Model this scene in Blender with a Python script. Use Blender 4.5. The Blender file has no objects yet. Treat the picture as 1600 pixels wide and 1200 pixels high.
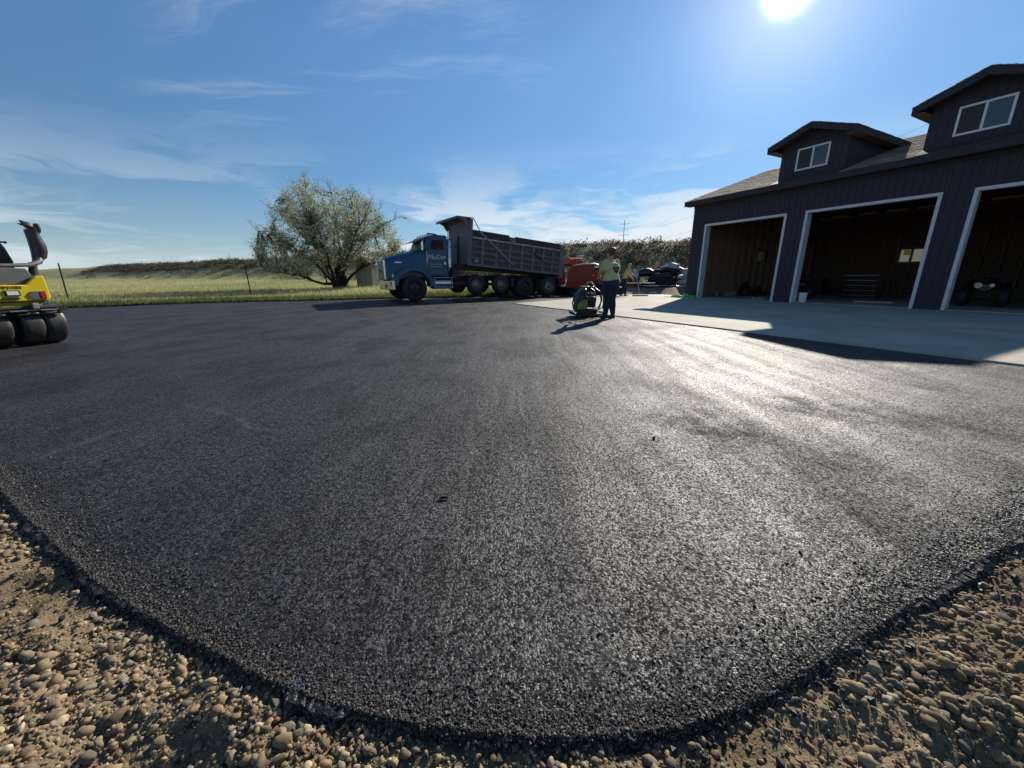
import bpy, bmesh, math, random
import numpy as np
from mathutils import Vector, Matrix, Euler

random.seed(7)
RNG = np.random.default_rng(7)
scene = bpy.context.scene
COL = scene.collection
R = math.radians

# ------------------------------------------------------------------ camera
SUN_EL, SUN_AZ = 27.0, 30.6          # azimuth clockwise from +Y
cam_data = bpy.data.cameras.new('camera')
cam_data.sensor_width = 36.0
cam_data.lens = 13.446
cam_data.clip_start = 0.02
cam_data.clip_end = 3000.0
cam = bpy.data.objects.new('camera', cam_data)
COL.objects.link(cam)
cam.location = (0.0, 0.0, 1.024)
cam.rotation_euler = (Matrix.Rotation(R(90 - 15.56), 3, 'X') @ Matrix.Rotation(R(-0.237), 3, 'Z')).to_euler()
scene.camera = cam

# ------------------------------------------------------------------ world / sun / exposure
SUN_DIR = Vector((math.sin(R(SUN_AZ)) * math.cos(R(SUN_EL)), math.cos(R(SUN_AZ)) * math.cos(R(SUN_EL)), math.sin(R(SUN_EL))))
world = bpy.data.worlds.new('World')
scene.world = world
world.use_nodes = True


class NT:
    """tiny node-tree helper"""
    def __init__(self, tree):
        self.t = tree
        self.l = tree.links

    def n(self, kind, **kw):
        nd = self.t.nodes.new(kind)
        ins = kw.pop('ins', None)
        for k, v in kw.items():
            setattr(nd, k, v)
        if ins:
            for k, v in ins.items():
                self.put(nd, k, v)
        return nd

    def put(self, nd, k, v):
        s = nd.inputs[k]
        if isinstance(v, bpy.types.NodeSocket):
            self.l.new(v, s)
        elif isinstance(v, bpy.types.Node):
            self.l.new(v.outputs[0], s)
        else:
            if isinstance(v, (tuple, list)) and len(v) == 3 and s.type == 'RGBA':
                v = (*v, 1.0)
            s.default_value = v

    def m(self, op, a, b=0.0, c=None, clamp=False):
        nd = self.t.nodes.new('ShaderNodeMath')
        nd.operation = op
        nd.use_clamp = clamp
        self.put(nd, 0, a)
        self.put(nd, 1, b)
        if c is not None:
            self.put(nd, 2, c)
        return nd.outputs[0]

    def vm(self, op, a, b=(0, 0, 0)):
        nd = self.t.nodes.new('ShaderNodeVectorMath')
        nd.operation = op
        self.put(nd, 0, a)
        self.put(nd, 1, b)
        return nd.outputs['Value'] if op in ('DOT_PRODUCT', 'LENGTH', 'DISTANCE') else nd.outputs[0]

    def ramp(self, fac, lo, hi, a=0.0, b=1.0, smooth=True):
        nd = self.t.nodes.new('ShaderNodeMapRange')
        nd.interpolation_type = 'SMOOTHSTEP' if smooth else 'LINEAR'
        self.put(nd, 0, fac)
        nd.inputs[1].default_value = lo
        nd.inputs[2].default_value = hi
        nd.inputs[3].default_value = a
        nd.inputs[4].default_value = b
        return nd.outputs[0]

    def noise(self, vec, scale, detail=4.0, rough=0.55, dist=0.0):
        nd = self.t.nodes.new('ShaderNodeTexNoise')
        if vec is not None:
            self.put(nd, 'Vector', vec)
        nd.inputs['Scale'].default_value = scale
        nd.inputs['Detail'].default_value = detail
        nd.inputs['Roughness'].default_value = rough
        nd.inputs['Distortion'].default_value = dist
        return nd.outputs[0]

    def mapping(self, vec, scale=(1, 1, 1), rot=(0, 0, 0), loc=(0, 0, 0)):
        nd = self.t.nodes.new('ShaderNodeMapping')
        self.put(nd, 'Vector', vec)
        nd.inputs['Scale'].default_value = scale
        nd.inputs['Rotation'].default_value = rot
        nd.inputs['Location'].default_value = loc
        return nd.outputs[0]

    def mix(self, fac, a, b, blend='MIX'):
        nd = self.t.nodes.new('ShaderNodeMix')
        nd.data_type = 'RGBA'
        nd.blend_type = blend
        self.put(nd, 0, fac)
        self.put(nd, 6, a)
        self.put(nd, 7, b)
        return nd.outputs[2]


LOWOFF = (1.2, 4.7, 1.1)
HIOFF = (12.1, 4.7, 0.0)


def build_world():
    t = NT(world.node_tree)
    world.node_tree.nodes.clear()
    out = t.n('ShaderNodeOutputWorld')
    bg = t.n('ShaderNodeBackground')
    t.l.new(bg.outputs[0], out.inputs[0])
    sky = t.n('ShaderNodeTexSky', sky_type='NISHITA')
    sky.sun_disc = False
    sky.sun_elevation = R(SUN_EL)
    sky.sun_rotation = R(SUN_AZ)
    sky.altitude = 900.0
    sky.air_density = 1.0
    sky.dust_density = 0.12
    sky.ozone_density = 2.5
    tc = t.n('ShaderNodeTexCoord')
    d = t.vm('NORMALIZE', tc.outputs['Generated'])
    sep = t.n('ShaderNodeSeparateXYZ', ins={0: d})
    x, y, z = sep.outputs
    # high cirrus on a plane far overhead
    den = t.m('ADD', t.m('MAXIMUM', z, 0.0), 0.10)
    pl = t.n('ShaderNodeCombineXYZ', ins={0: t.m('DIVIDE', x, den), 1: t.m('DIVIDE', y, den), 2: 0.0})
    mp = t.mapping(pl.outputs[0], scale=(0.55, 2.1, 1), rot=(0, 0, R(-38)))
    warp = t.noise(pl.outputs[0], 0.9, 3)
    mpw = t.vm('ADD', mp, t.n('ShaderNodeCombineXYZ', ins={0: t.m('MULTIPLY', warp, 0.8), 1: t.m('MULTIPLY', warp, 1.3), 2: 0.0}).outputs[0])
    fil = t.noise(mpw, 1.5, 9, 0.66, 0.35)
    patch = t.noise(t.mapping(pl.outputs[0], loc=HIOFF), 0.42, 2)
    c1 = t.m('MULTIPLY', t.ramp(fil, 0.48, 0.72), t.ramp(patch, 0.52, 0.66))
    # lower streaky band clouds towards the horizon
    low = t.n('ShaderNodeCombineXYZ', ins={0: x, 1: y, 2: t.m('MULTIPLY', z, 5.0)})
    w2 = t.noise(low.outputs[0], 2.2, 3)
    lowv = t.vm('ADD', low.outputs[0], t.n('ShaderNodeCombineXYZ', ins={0: 0.0, 1: 0.0, 2: t.m('MULTIPLY', w2, 1.1)}).outputs[0])
    n2 = t.noise(t.mapping(lowv, loc=LOWOFF), 2.6, 9, 0.60, 0.25)
    band = t.m('MULTIPLY', t.ramp(z, 0.30, 0.06), t.ramp(z, -0.01, 0.05))
    # the cloudier side lies beyond the building's left corner
    side = t.ramp(t.m('DIVIDE', x, t.m('MAXIMUM', y, 0.05)), -0.75, 0.25, 0.4, 1.0)
    c2 = t.m('MULTIPLY', t.m('MULTIPLY', t.ramp(n2, 0.43, 0.58), band), side)
    veil = t.m('ADD', t.m('MULTIPLY', t.ramp(z, 0.22, 0.0), 0.20), t.m('MULTIPLY', t.ramp(z, 0.09, -0.02), 0.35))
    cm = t.m('MAXIMUM', t.m('MULTIPLY', c1, 0.26), t.m('MULTIPLY', c2, 1.0))
    cm = t.m('ADD', cm, veil, clamp=True)
    lowf = t.ramp(z, -.02, .42, .52, 1.0, False)
    tint = t.mix(1.0, t.mix(1.0, sky.outputs[0], (0.68, 0.89, 1.0), 'MULTIPLY'), t.n('ShaderNodeCombineXYZ', ins={0: lowf, 1: lowf, 2: lowf}).outputs[0], 'MULTIPLY')
    col = t.mix(cm, tint, (6.1, 6.7, 7.3))
    # aureole of the sun itself
    dt = t.m('MAXIMUM', t.vm('DOT_PRODUCT', d, tuple(SUN_DIR)), 0.0)
    a = t.m('MULTIPLY', t.m('POWER', dt, 3500.0), 45.0)
    b = t.m('MULTIPLY', t.m('POWER', dt, 140.0), 2.2)
    c = t.m('MULTIPLY', t.m('POWER', dt, 36.0), 0.45)
    g = t.m('ADD', t.m('ADD', a, b), c)
    glow = t.n('ShaderNodeCombineXYZ', ins={0: g, 1: t.m('MULTIPLY', g, 0.95), 2: t.m('MULTIPLY', g, 0.98)})
    fin = t.mix(1.0, col, glow.outputs[0], 'ADD')
    t.l.new(fin, bg.inputs['Color'])
    bg.inputs['Strength'].default_value = 0.088


build_world()
sun_data = bpy.data.lights.new('sun', 'SUN')
sun_data.energy = 5.0
sun_data.angle = R(0.53)
sun_data.color = (1.0, 0.93, 0.82)
sun = bpy.data.objects.new('sun', sun_data)
COL.objects.link(sun)
sun.rotation_euler = (-SUN_DIR).to_track_quat('-Z', 'Y').to_euler()
sun.location = SUN_DIR * 60

vs = scene.view_settings
vs.view_transform = 'Standard'
vs.look = 'None'
vs.exposure = 0.56
vs.gamma = 1.0
vs.use_curve_mapping = False
scene.cycles.max_bounces = 5
scene.cycles.diffuse_bounces = 3
scene.cycles.glossy_bounces = 3
scene.cycles.transmission_bounces = 4
scene.cycles.transparent_max_bounces = 8
scene.cycles.caustics_reflective = False
scene.cycles.caustics_refractive = False

# ------------------------------------------------------------------ helpers
MATS = {}


def mat(name, color, rough=0.6, metal=0.0, var=0.0, vscale=6.0, bump=0.0, bscale=40.0, spec=0.5, dirt=None, coat=0.0, stretch=(1, 1, 1)):
    """plain procedural surface: colour broken up by noise, optional dirt and fine relief"""
    if name in MATS:
        return MATS[name]
    m = bpy.data.materials.new(name)
    m.use_nodes = True
    t = NT(m.node_tree)
    p = m.node_tree.nodes['Principled BSDF']
    p.inputs['Roughness'].default_value = rough
    p.inputs['Metallic'].default_value = metal
    p.inputs['Specular IOR Level'].default_value = spec
    if coat:
        p.inputs['Coat Weight'].default_value = coat
    tc = t.n('ShaderNodeTexCoord')
    v = tc.outputs['Object']
    if stretch != (1, 1, 1):
        v = t.mapping(v, scale=stretch)
    c = (*color, 1.0)
    if var > 0:
        n = t.noise(v, vscale, 6, 0.6)
        f = t.ramp(n, 0.3, 0.7, 1 - var, 1 + var)
        cc = t.n('ShaderNodeCombineXYZ', ins={0: t.m('MULTIPLY', f, color[0]), 1: t.m('MULTIPLY', f, color[1]), 2: t.m('MULTIPLY', f, color[2])})
        c = cc.outputs[0]
        t.put(p, 'Roughness', t.ramp(n, 0.3, 0.7, max(0.02, rough - 0.08), min(1, rough + 0.08)))
    if dirt:
        n = t.noise(v, dirt[1], 7, 0.65)
        c = t.mix(t.ramp(n, 0.5, 0.72, 0, dirt[2]), c, dirt[0])
    t.put(p, 'Base Color', c)
    if bump > 0:
        b = t.n('ShaderNodeBump', ins={'Height': t.noise(v, bscale, 5, 0.6)})
        b.inputs['Strength'].default_value = bump
        b.inputs['Distance'].default_value = 0.01
        t.put(p, 'Normal', b.outputs[0])
    MATS[name] = m
    return m


def attr_mat(name, rough=0.8, trans=0.0, spec=0.3, bump=0.0, bscale=200.0, boost=1.0):
    """colour comes from the per-piece attribute 'col'"""
    if name in MATS:
        return MATS[name]
    m = bpy.data.materials.new(name)
    m.use_nodes = True
    t = NT(m.node_tree)
    p = m.node_tree.nodes['Principled BSDF']
    a = t.n('ShaderNodeAttribute', attribute_name='col')
    p.inputs['Roughness'].default_value = rough
    p.inputs['Specular IOR Level'].default_value = spec
    tc = t.n('ShaderNodeTexCoord')
    n = t.noise(tc.outputs['Object'], bscale * 0.4, 5, 0.6)
    c = t.mix(1.0, a.outputs['Color'], t.n('ShaderNodeCombineXYZ', ins={0: t.ramp(n, 0.3, 0.7, 0.75, 1.25), 1: t.ramp(n, 0.3, 0.7, 0.75, 1.25), 2: t.ramp(n, 0.3, 0.7, 0.75, 1.25)}).outputs[0], 'MULTIPLY')
    t.put(p, 'Base Color', c)
    if bump:
        b = t.n('ShaderNodeBump', ins={'Height': t.noise(tc.outputs['Object'], bscale, 4, 0.6)})
        b.inputs['Strength'].default_value = bump
        b.inputs['Distance'].default_value = 0.004
        t.put(p, 'Normal', b.outputs[0])
    if trans:
        tr = t.n('ShaderNodeBsdfTranslucent')
        t.put(tr, 'Color', c)
        mx = t.n('ShaderNodeMixShader')
        mx.inputs[0].default_value = trans
        t.l.new(p.outputs[0], mx.inputs[1])
        t.l.new(tr.outputs[0], mx.inputs[2])
        t.l.new(mx.outputs[0], m.node_tree.nodes['Material Output'].inputs[0])
    MATS[name] = m
    return m


def tag(o, label=None, cat=None, group=None, kind=None):
    if label:
        o['label'] = label
    if cat:
        o['category'] = cat
    if group:
        o['group'] = group
    if kind:
        o['kind'] = kind
    return o


def empty(name, loc=(0, 0, 0), rz=0.0, label=None, cat=None, group=None, kind=None):
    o = bpy.data.objects.new(name, None)
    o.empty_display_size = 0.2
    COL.objects.link(o)
    o.location = loc
    o.rotation_euler = (0, 0, rz)
    return tag(o, label, cat, group, kind)


def link_mesh(name, me, material=None, parent=None):
    if material is not None:
        me.materials.append(material)
    o = bpy.data.objects.new(name, me)
    COL.objects.link(o)
    if parent is not None:
        o.parent = parent
    return o


class MB:
    def __init__(self):
        self.v = []
        self.f = []

    def add(self, vs_, fs_):
        k = len(self.v)
        self.v.extend([tuple(p) for p in vs_])
        self.f.extend([tuple(i + k for i in f) for f in fs_])
        return self

    def box(self, x0, x1, y0, y1, z0, z1, M=None):
        vs_ = [Vector((x, y, z)) for x in (x0, x1) for y in (y0, y1) for z in (z0, z1)]
        if M is not None:
            vs_ = [M @ p for p in vs_]
        return self.add(vs_, [(0, 1, 3, 2), (4, 6, 7, 5), (0, 4, 5, 1), (2, 3, 7, 6), (0, 2, 6, 4), (1, 5, 7, 3)])

    def prism(self, poly, axis, a0, a1):
        """poly: 2-D points; axis y -> (x,z), axis x -> (y,z), axis z -> (x,y)"""
        def P(p, a):
            if axis == 'y':
                return (p[0], a, p[1])
            if axis == 'x':
                return (a, p[0], p[1])
            return (p[0], p[1], a)
        n = len(poly)
        vs_ = [P(p, a0) for p in poly] + [P(p, a1) for p in poly]
        fs_ = [tuple(range(n)), tuple(range(2 * n - 1, n - 1, -1))]
        fs_ += [(i, i + n, (i + 1) % n + n, (i + 1) % n) for i in range(n)]
        return self.add(vs_, fs_)

    def tube(self, pts, r, n=8, cap=True):
        pts = [Vector(p) for p in pts]
        rs = r if isinstance(r, (list, tuple)) else [r] * len(pts)
        rings = []
        up = None
        for i, p in enumerate(pts):
            a = pts[max(i - 1, 0)]
            b = pts[min(i + 1, len(pts) - 1)]
            t_ = (b - a)
            t_ = t_.normalized() if t_.length > 1e-9 else Vector((0, 0, 1))
            if up is None:
                up = Vector((0, 0, 1)) if abs(t_.z) < 0.9 else Vector((1, 0, 0))
            s = t_.cross(up)
            s = s.normalized() if s.length > 1e-6 else t_.orthogonal().normalized()
            up = s.cross(t_).normalized()
            rings.append([p + (s * math.cos(2 * math.pi * k / n) + up * math.sin(2 * math.pi * k / n)) * rs[i] for k in range(n)])
        vs_ = [q for rg in rings for q in rg]
        fs_ = []
        for i in range(len(pts) - 1):
            for k in range(n):
                fs_.append((i * n + k, i * n + (k + 1) % n, (i + 1) * n + (k + 1) % n, (i + 1) * n + k))
        if cap:
            fs_.append(tuple(range(n - 1, -1, -1)))
            fs_.append(tuple((len(pts) - 1) * n + k for k in range(n)))
        return self.add(vs_, fs_)

    def lathe(self, prof, c=(0, 0, 0), axis='y', n=28, ring=False, caps=True):
        """prof: (radius, along-axis) pairs"""
        vs_ = []
        for r_, h in prof:
            for k in range(n):
                a = 2 * math.pi * k / n
                u, w = r_ * math.cos(a), r_ * math.sin(a)
                if axis == 'y':
                    vs_.append((c[0] + u, c[1] + h, c[2] + w))
                elif axis == 'x':
                    vs_.append((c[0] + h, c[1] + u, c[2] + w))
                else:
                    vs_.append((c[0] + u, c[1] + w, c[2] + h))
        fs_ = []
        m_ = len(prof)
        for i in range(m_ - 1):
            for k in range(n):
                fs_.append((i * n + k, i * n + (k + 1) % n, (i + 1) * n + (k + 1) % n, (i + 1) * n + k))
        if ring:
            for k in range(n):
                fs_.append(((m_ - 1) * n + k, (m_ - 1) * n + (k + 1) % n, (k + 1) % n, k))
            return self.add(vs_, fs_)
        if prof[0][0] > 1e-6 and caps:
            fs_.append(tuple(range(n - 1, -1, -1)))
        if prof[-1][0] > 1e-6:
            fs_.append(tuple((m_ - 1) * n + k for k in range(n)))
        return self.add(vs_, fs_)

    def loft(self, rings, n=16):
        """rings: (centre, half-width vector, half-depth vector)"""
        vs_ = []
        for c, a, b in rings:
            c, a, b = Vector(c), Vector(a), Vector(b)
            for k in range(n):
                t_ = 2 * math.pi * k / n
                vs_.append(c + a * math.cos(t_) + b * math.sin(t_))
        fs_ = []
        m_ = len(rings)
        for i in range(m_ - 1):
            for k in range(n):
                fs_.append((i * n + k, i * n + (k + 1) % n, (i + 1) * n + (k + 1) % n, (i + 1) * n + k))
        fs_.append(tuple(range(n - 1, -1, -1)))
        fs_.append(tuple((m_ - 1) * n + k for k in range(n)))
        return self.add(vs_, fs_)

    def ball(self, c, r, n=12, m_=8):
        rx, ry, rz = (r, r, r) if not isinstance(r, (tuple, list)) else r
        rings = []
        for i in range(m_ + 1):
            a = -math.pi / 2 + math.pi * i / m_
            s = max(math.cos(a), 0.02)
            rings.append(((c[0], c[1], c[2] + rz * math.sin(a)), (rx * s, 0, 0), (0, ry * s, 0)))
        return self.loft(rings, n)

    def mesh(self, name, smooth=False, bevel=0.0, seg=1, angle=35.0):
        me = bpy.data.meshes.new(name)
        bm = bmesh.new()
        vv = [bm.verts.new(p) for p in self.v]
        for f in self.f:
            try:
                bm.faces.new([vv[i] for i in f])
            except ValueError:
                pass
        bmesh.ops.recalc_face_normals(bm, faces=bm.faces)
        if bevel > 0:
            es = [e for e in bm.edges if len(e.link_faces) == 2 and e.calc_face_angle(0) > R(30)]
            bmesh.ops.bevel(bm, geom=es, offset=bevel, segments=seg, affect='EDGES', clamp_overlap=True, profile=0.6)
        if smooth:
            for f in bm.faces:
                f.smooth = True
            for e in bm.edges:
                if len(e.link_faces) == 2 and e.calc_face_angle(0) > R(angle):
                    e.smooth = False
        bm.to_mesh(me)
        bm.free()
        return me

    def build(self, name, material, parent=None, smooth=False, bevel=0.0, seg=1, angle=35.0):
        return link_mesh(name, self.mesh(name, smooth, bevel, seg, angle), material, parent)


def copy_tree(o, parent=None):
    c = o.copy()
    COL.objects.link(c)
    c.parent = parent
    for ch in list(o.children):
        copy_tree(ch, c)
    return c


def ico(sub):
    bm = bmesh.new()
    bmesh.ops.create_icosphere(bm, subdivisions=sub, radius=1.0)
    bm.verts.ensure_lookup_table()
    v = np.array([p.co[:] for p in bm.verts])
    f = np.array([[q.index for q in fc.verts] for fc in bm.faces])
    bm.free()
    return v, f


def mass(name, tv, tf, A, pos, col, material, parent=None, smooth=False, jitter=0.0):
    """many small alike pieces in one mesh: template verts tv, faces tf, per-piece 3x3 A, position, colour"""
    N, nv, nf, k = len(pos), len(tv), len(tf), tf.shape[1]
    T = np.broadcast_to(tv, (N, nv, 3))
    if jitter:
        T = T * (1 + RNG.normal(0, jitter, (N, nv, 1)))
    V = np.einsum('nij,nvj->nvi', A, T) + pos[:, None, :]
    F = tf[None] + (np.arange(N) * nv)[:, None, None]
    me = bpy.data.meshes.new(name)
    me.vertices.add(N * nv)
    me.vertices.foreach_set('co', V.astype(np.float32).ravel())
    me.loops.add(N * nf * k)
    me.loops.foreach_set('vertex_index', F.astype(np.int32).ravel())
    me.polygons.add(N * nf)
    me.polygons.foreach_set('loop_start', (np.arange(N * nf) * k).astype(np.int32))
    me.polygons.foreach_set('use_smooth', np.full(N * nf, smooth))
    me.update(calc_edges=True)
    at = me.color_attributes.new('col', 'FLOAT_COLOR', 'POINT')
    c4 = np.ones((N, nv, 4), np.float32)
    c4[:, :, :3] = col[:, None, :]
    at.data.foreach_set('color', c4.ravel())
    return link_mesh(name, me, material, parent)


def rot_mats(N, tilt=None):
    """random rotations; with tilt, only a random spin about z then a small tilt"""
    if tilt is None:
        q = RNG.normal(size=(N, 4))
        q /= np.linalg.norm(q, axis=1, keepdims=True)
        w, x, y, z = q.T
    else:
        a = RNG.uniform(0, 2 * np.pi, N)
        b = RNG.normal(0, tilt, N)
        c = RNG.normal(0, tilt, N)
        cz, sz = np.cos(a / 2), np.sin(a / 2)
        w, x, y, z = cz, b / 2 * cz - c / 2 * sz, c / 2 * cz + b / 2 * sz, sz
        s = np.sqrt(w * w + x * x + y * y + z * z)
        w, x, y, z = w / s, x / s, y / s, z / s
    M = np.empty((N, 3, 3))
    M[:, 0, 0] = 1 - 2 * (y * y + z * z); M[:, 0, 1] = 2 * (x * y - z * w); M[:, 0, 2] = 2 * (x * z + y * w)
    M[:, 1, 0] = 2 * (x * y + z * w); M[:, 1, 1] = 1 - 2 * (x * x + z * z); M[:, 1, 2] = 2 * (y * z - x * w)
    M[:, 2, 0] = 2 * (x * z - y * w); M[:, 2, 1] = 2 * (y * z + x * w); M[:, 2, 2] = 1 - 2 * (x * x + y * y)
    return M


def vnoise(x, y, s, seed=0):
    """smooth value noise on numpy arrays"""
    x = np.asarray(x, float) * s + seed * 17.13
    y = np.asarray(y, float) * s + seed * 5.71
    xi, yi = np.floor(x).astype(np.int64), np.floor(y).astype(np.int64)
    fx, fy = x - xi, y - yi
    fx, fy = fx * fx * (3 - 2 * fx), fy * fy * (3 - 2 * fy)

    def h(a, b):
        n = (a * 374761393 + b * 668265263 + seed * 982451653) & 0xffffffff
        n = ((n ^ (n >> 13)) * 1274126177) & 0xffffffff
        return ((n ^ (n >> 16)) & 0xffff) / 65535.0
    return (h(xi, yi) * (1 - fx) + h(xi + 1, yi) * fx) * (1 - fy) + (h(xi, yi + 1) * (1 - fx) + h(xi + 1, yi + 1) * fx) * fy


def text_mesh(name, body, size, material, parent, M, extrude=0.002, shear=0.0, sx=1.0):
    cu = bpy.data.curves.new(name + '_curve', 'FONT')
    cu.body = body
    cu.size = size
    cu.extrude = extrude
    cu.shear = shear
    cu.align_x = 'CENTER'
    cu.align_y = 'CENTER'
    tmp = bpy.data.objects.new(name + '_tmp', cu)
    COL.objects.link(tmp)
    bpy.context.view_layer.update()
    me = bpy.data.meshes.new_from_object(tmp.evaluated_get(bpy.context.evaluated_depsgraph_get()))
    bpy.data.objects.remove(tmp)
    me.transform(Matrix.Diagonal((sx, 1, 1, 1)))
    me.transform(M)
    me.materials.clear()
    return link_mesh(name, me, material, parent)

# ================================================================== the setting
TH = R(27.351)
GX, GY = 8.746, 19.762                                  # front left corner of the garage
GD = np.array([math.sin(TH), -math.cos(TH)])            # along its front, towards the near end
GN = np.array([-math.cos(TH), -math.sin(TH)])           # out of its front
G_ROT = math.atan2(GD[1], GD[0])

PAD = [(-24, 9.5), (-16, 5.6), (-9, 4.3), (-5, 3.05), (-3.4, 2.2), (-2.52, 1.67), (-1.96, 1.36), (-1.45, 1.09), (-1.07, .92),
       (-.79, .81), (-.58, .73), (-.39, .68), (-.23, .65), (-.06, .63), (.11, .62), (.29, .63), (.44, .65), (.6, .7), (.78, .77),
       (1.0, .86), (1.25, .97), (1.57, 1.11), (2.07, 1.32), (3.0, 1.75), (5, 2.4), (9, 3.0), (14, 2.6), (16.5, 4.6), (15.6, 7.6),
       (9.6, 19.4), (9.4, 24.4), (3.0, 25.2), (.5, 22.9), (-2, 21.5), (-6.5, 20), (-8.67, 19), (-11.7, 17.9), (-13.85, 16.9),
       (-15.2, 15.4), (-16.45, 14.5), (-18.5, 12.6), (-21, 11)]


def densify(poly, step_near, step_far):
    """Catmull-Rom through the outline, finer close to the viewer"""
    P = np.array(poly, float)
    n = len(P)
    out = []
    for i in range(n):
        p0, p1, p2, p3 = P[i - 1], P[i], P[(i + 1) % n], P[(i + 2) % n]
        L = np.linalg.norm(p2 - p1)
        near = min(np.hypot(*p1), np.hypot(*p2)) < 3.2
        k = max(1, int(L / (step_near if near else step_far)))
        sharp = L > 3.0
        for j in range(k):
            t_ = j / k
            if sharp:
                out.append(p1 + (p2 - p1) * t_)
            else:
                out.append(0.5 * (2 * p1 + (p2 - p0) * t_ + (2 * p0 - 5 * p1 + 4 * p2 - p3) * t_ ** 2 + (-p0 + 3 * p1 - 3 * p2 + p3) * t_ ** 3))
    return np.array(out)


PADC = densify(PAD, 0.05, 0.6)                            # coarse outline for distance tests


def sdist(x, y, poly=PADC):
    """signed distance, negative inside"""
    x = np.asarray(x, float).ravel()
    y = np.asarray(y, float).ravel()
    d2 = np.full(len(x), 1e18)
    inside = np.zeros(len(x), bool)
    n = len(poly)
    for i in range(n):
        ax, ay = poly[i]
        bx, by = poly[(i + 1) % n]
        ex, ey = bx - ax, by - ay
        tt = np.clip(((x - ax) * ex + (y - ay) * ey) / (ex * ex + ey * ey + 1e-12), 0, 1)
        d2 = np.minimum(d2, (x - ax - tt * ex) ** 2 + (y - ay - tt * ey) ** 2)
        c = ((ay > y) != (by > y)) & (x < (bx - ax) * (y - ay) / (by - ay + 1e-12) + ax)
        inside ^= c
    d = np.sqrt(d2)
    return np.where(inside, -d, d)


EMB_P = np.array([6.7, 50.0])
EMB_N = np.array([0.486, 0.874])                         # points beyond the crest


def sm(a, lo, hi):
    t_ = np.clip((a - lo) / (hi - lo), 0, 1)
    return t_ * t_ * (3 - 2 * t_)


def gxy(u, w):
    """garage-local (along front, out of front) to world"""
    return GX + GD[0] * u + GN[0] * w, GY + GD[1] * u + GN[1] * w


def tz(x, y, sd=None, fine=False):
    x = np.asarray(x, float)
    y = np.asarray(y, float)
    if sd is None:
        sd = sdist(x, y).reshape(x.shape)
    near = 1 - sm(y, 3.0, 9.0)
    shoulder = -0.024 - 0.10 * sm(sd, 0.0, 1.4) * near
    lumps = (vnoise(x, y, 2.6, 1) - .46) * 0.15 + (vnoise(x, y, 5.0, 2) - .5) * 0.10
    lumps = lumps * (.12 + .88 * (1 - sm(np.abs(x), 3.0, 4.4))) * (.12 + .88 * sm(y, -1.4, -.4))
    z = shoulder + lumps * near * sm(sd, 0.02, 0.30)
    if fine:
        z = z + ((vnoise(x, y, 17, 3) - .5) * 0.030 + (vnoise(x, y, 43, 4) - .5) * 0.020) * sm(sd, -0.02, 0.1)
    z = z * near + (1 - near) * (-0.035 + (vnoise(x, y, .5, 5) - .5) * 0.10 * sm(sd, .4, 3))
    e = (x - EMB_P[0]) * EMB_N[0] + (y - EMB_P[1]) * EMB_N[1]
    rise = 0.7 * sm(e, -34, -10) + 4.4 * np.clip((e + 12.5) / 12.5, 0, 1) ** 1.15 * (1 - 0.12 * sm(e, -2, 0))
    rise = rise + 0.5 * sm(e, -1, 3)
    rise = rise + (vnoise(x, y, .12, 6) - .5) * 0.3 * sm(e, -14, -4)
    z = z + rise
    u = (x - GX) * GD[0] + (y - GY) * GD[1]
    w = (x - GX) * GN[0] + (y - GY) * GN[1]
    under = (u > -3.2) & (u < 14.8) & (w < 9.6) & (w > -11.3)
    z = np.where((sd < -0.05) | under, -0.14, z)
    return z


def grid_mesh(name, X, Y, Z, keep=None, attr=None):
    ny, nx = X.shape
    idx = np.arange(nx * ny).reshape(ny, nx)
    F = np.stack([idx[:-1, :-1], idx[:-1, 1:], idx[1:, 1:], idx[1:, :-1]], -1).reshape(-1, 4)
    if keep is not None:
        kf = keep.ravel()[F].all(1)
        F = F[kf]
    me = bpy.data.meshes.new(name)
    me.vertices.add(nx * ny)
    me.vertices.foreach_set('co', np.stack([X, Y, Z], -1).astype(np.float32).ravel())
    me.loops.add(len(F) * 4)
    me.loops.foreach_set('vertex_index', F.astype(np.int32).ravel())
    me.polygons.add(len(F))
    me.polygons.foreach_set('loop_start', (np.arange(len(F)) * 4).astype(np.int32))
    me.polygons.foreach_set('use_smooth', np.ones(len(F), bool))
    me.update(calc_edges=True)
    if attr is not None:
        a = me.attributes.new('soil', 'FLOAT', 'POINT')
        a.data.foreach_set('value', attr.astype(np.float32).ravel())
    return me


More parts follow.
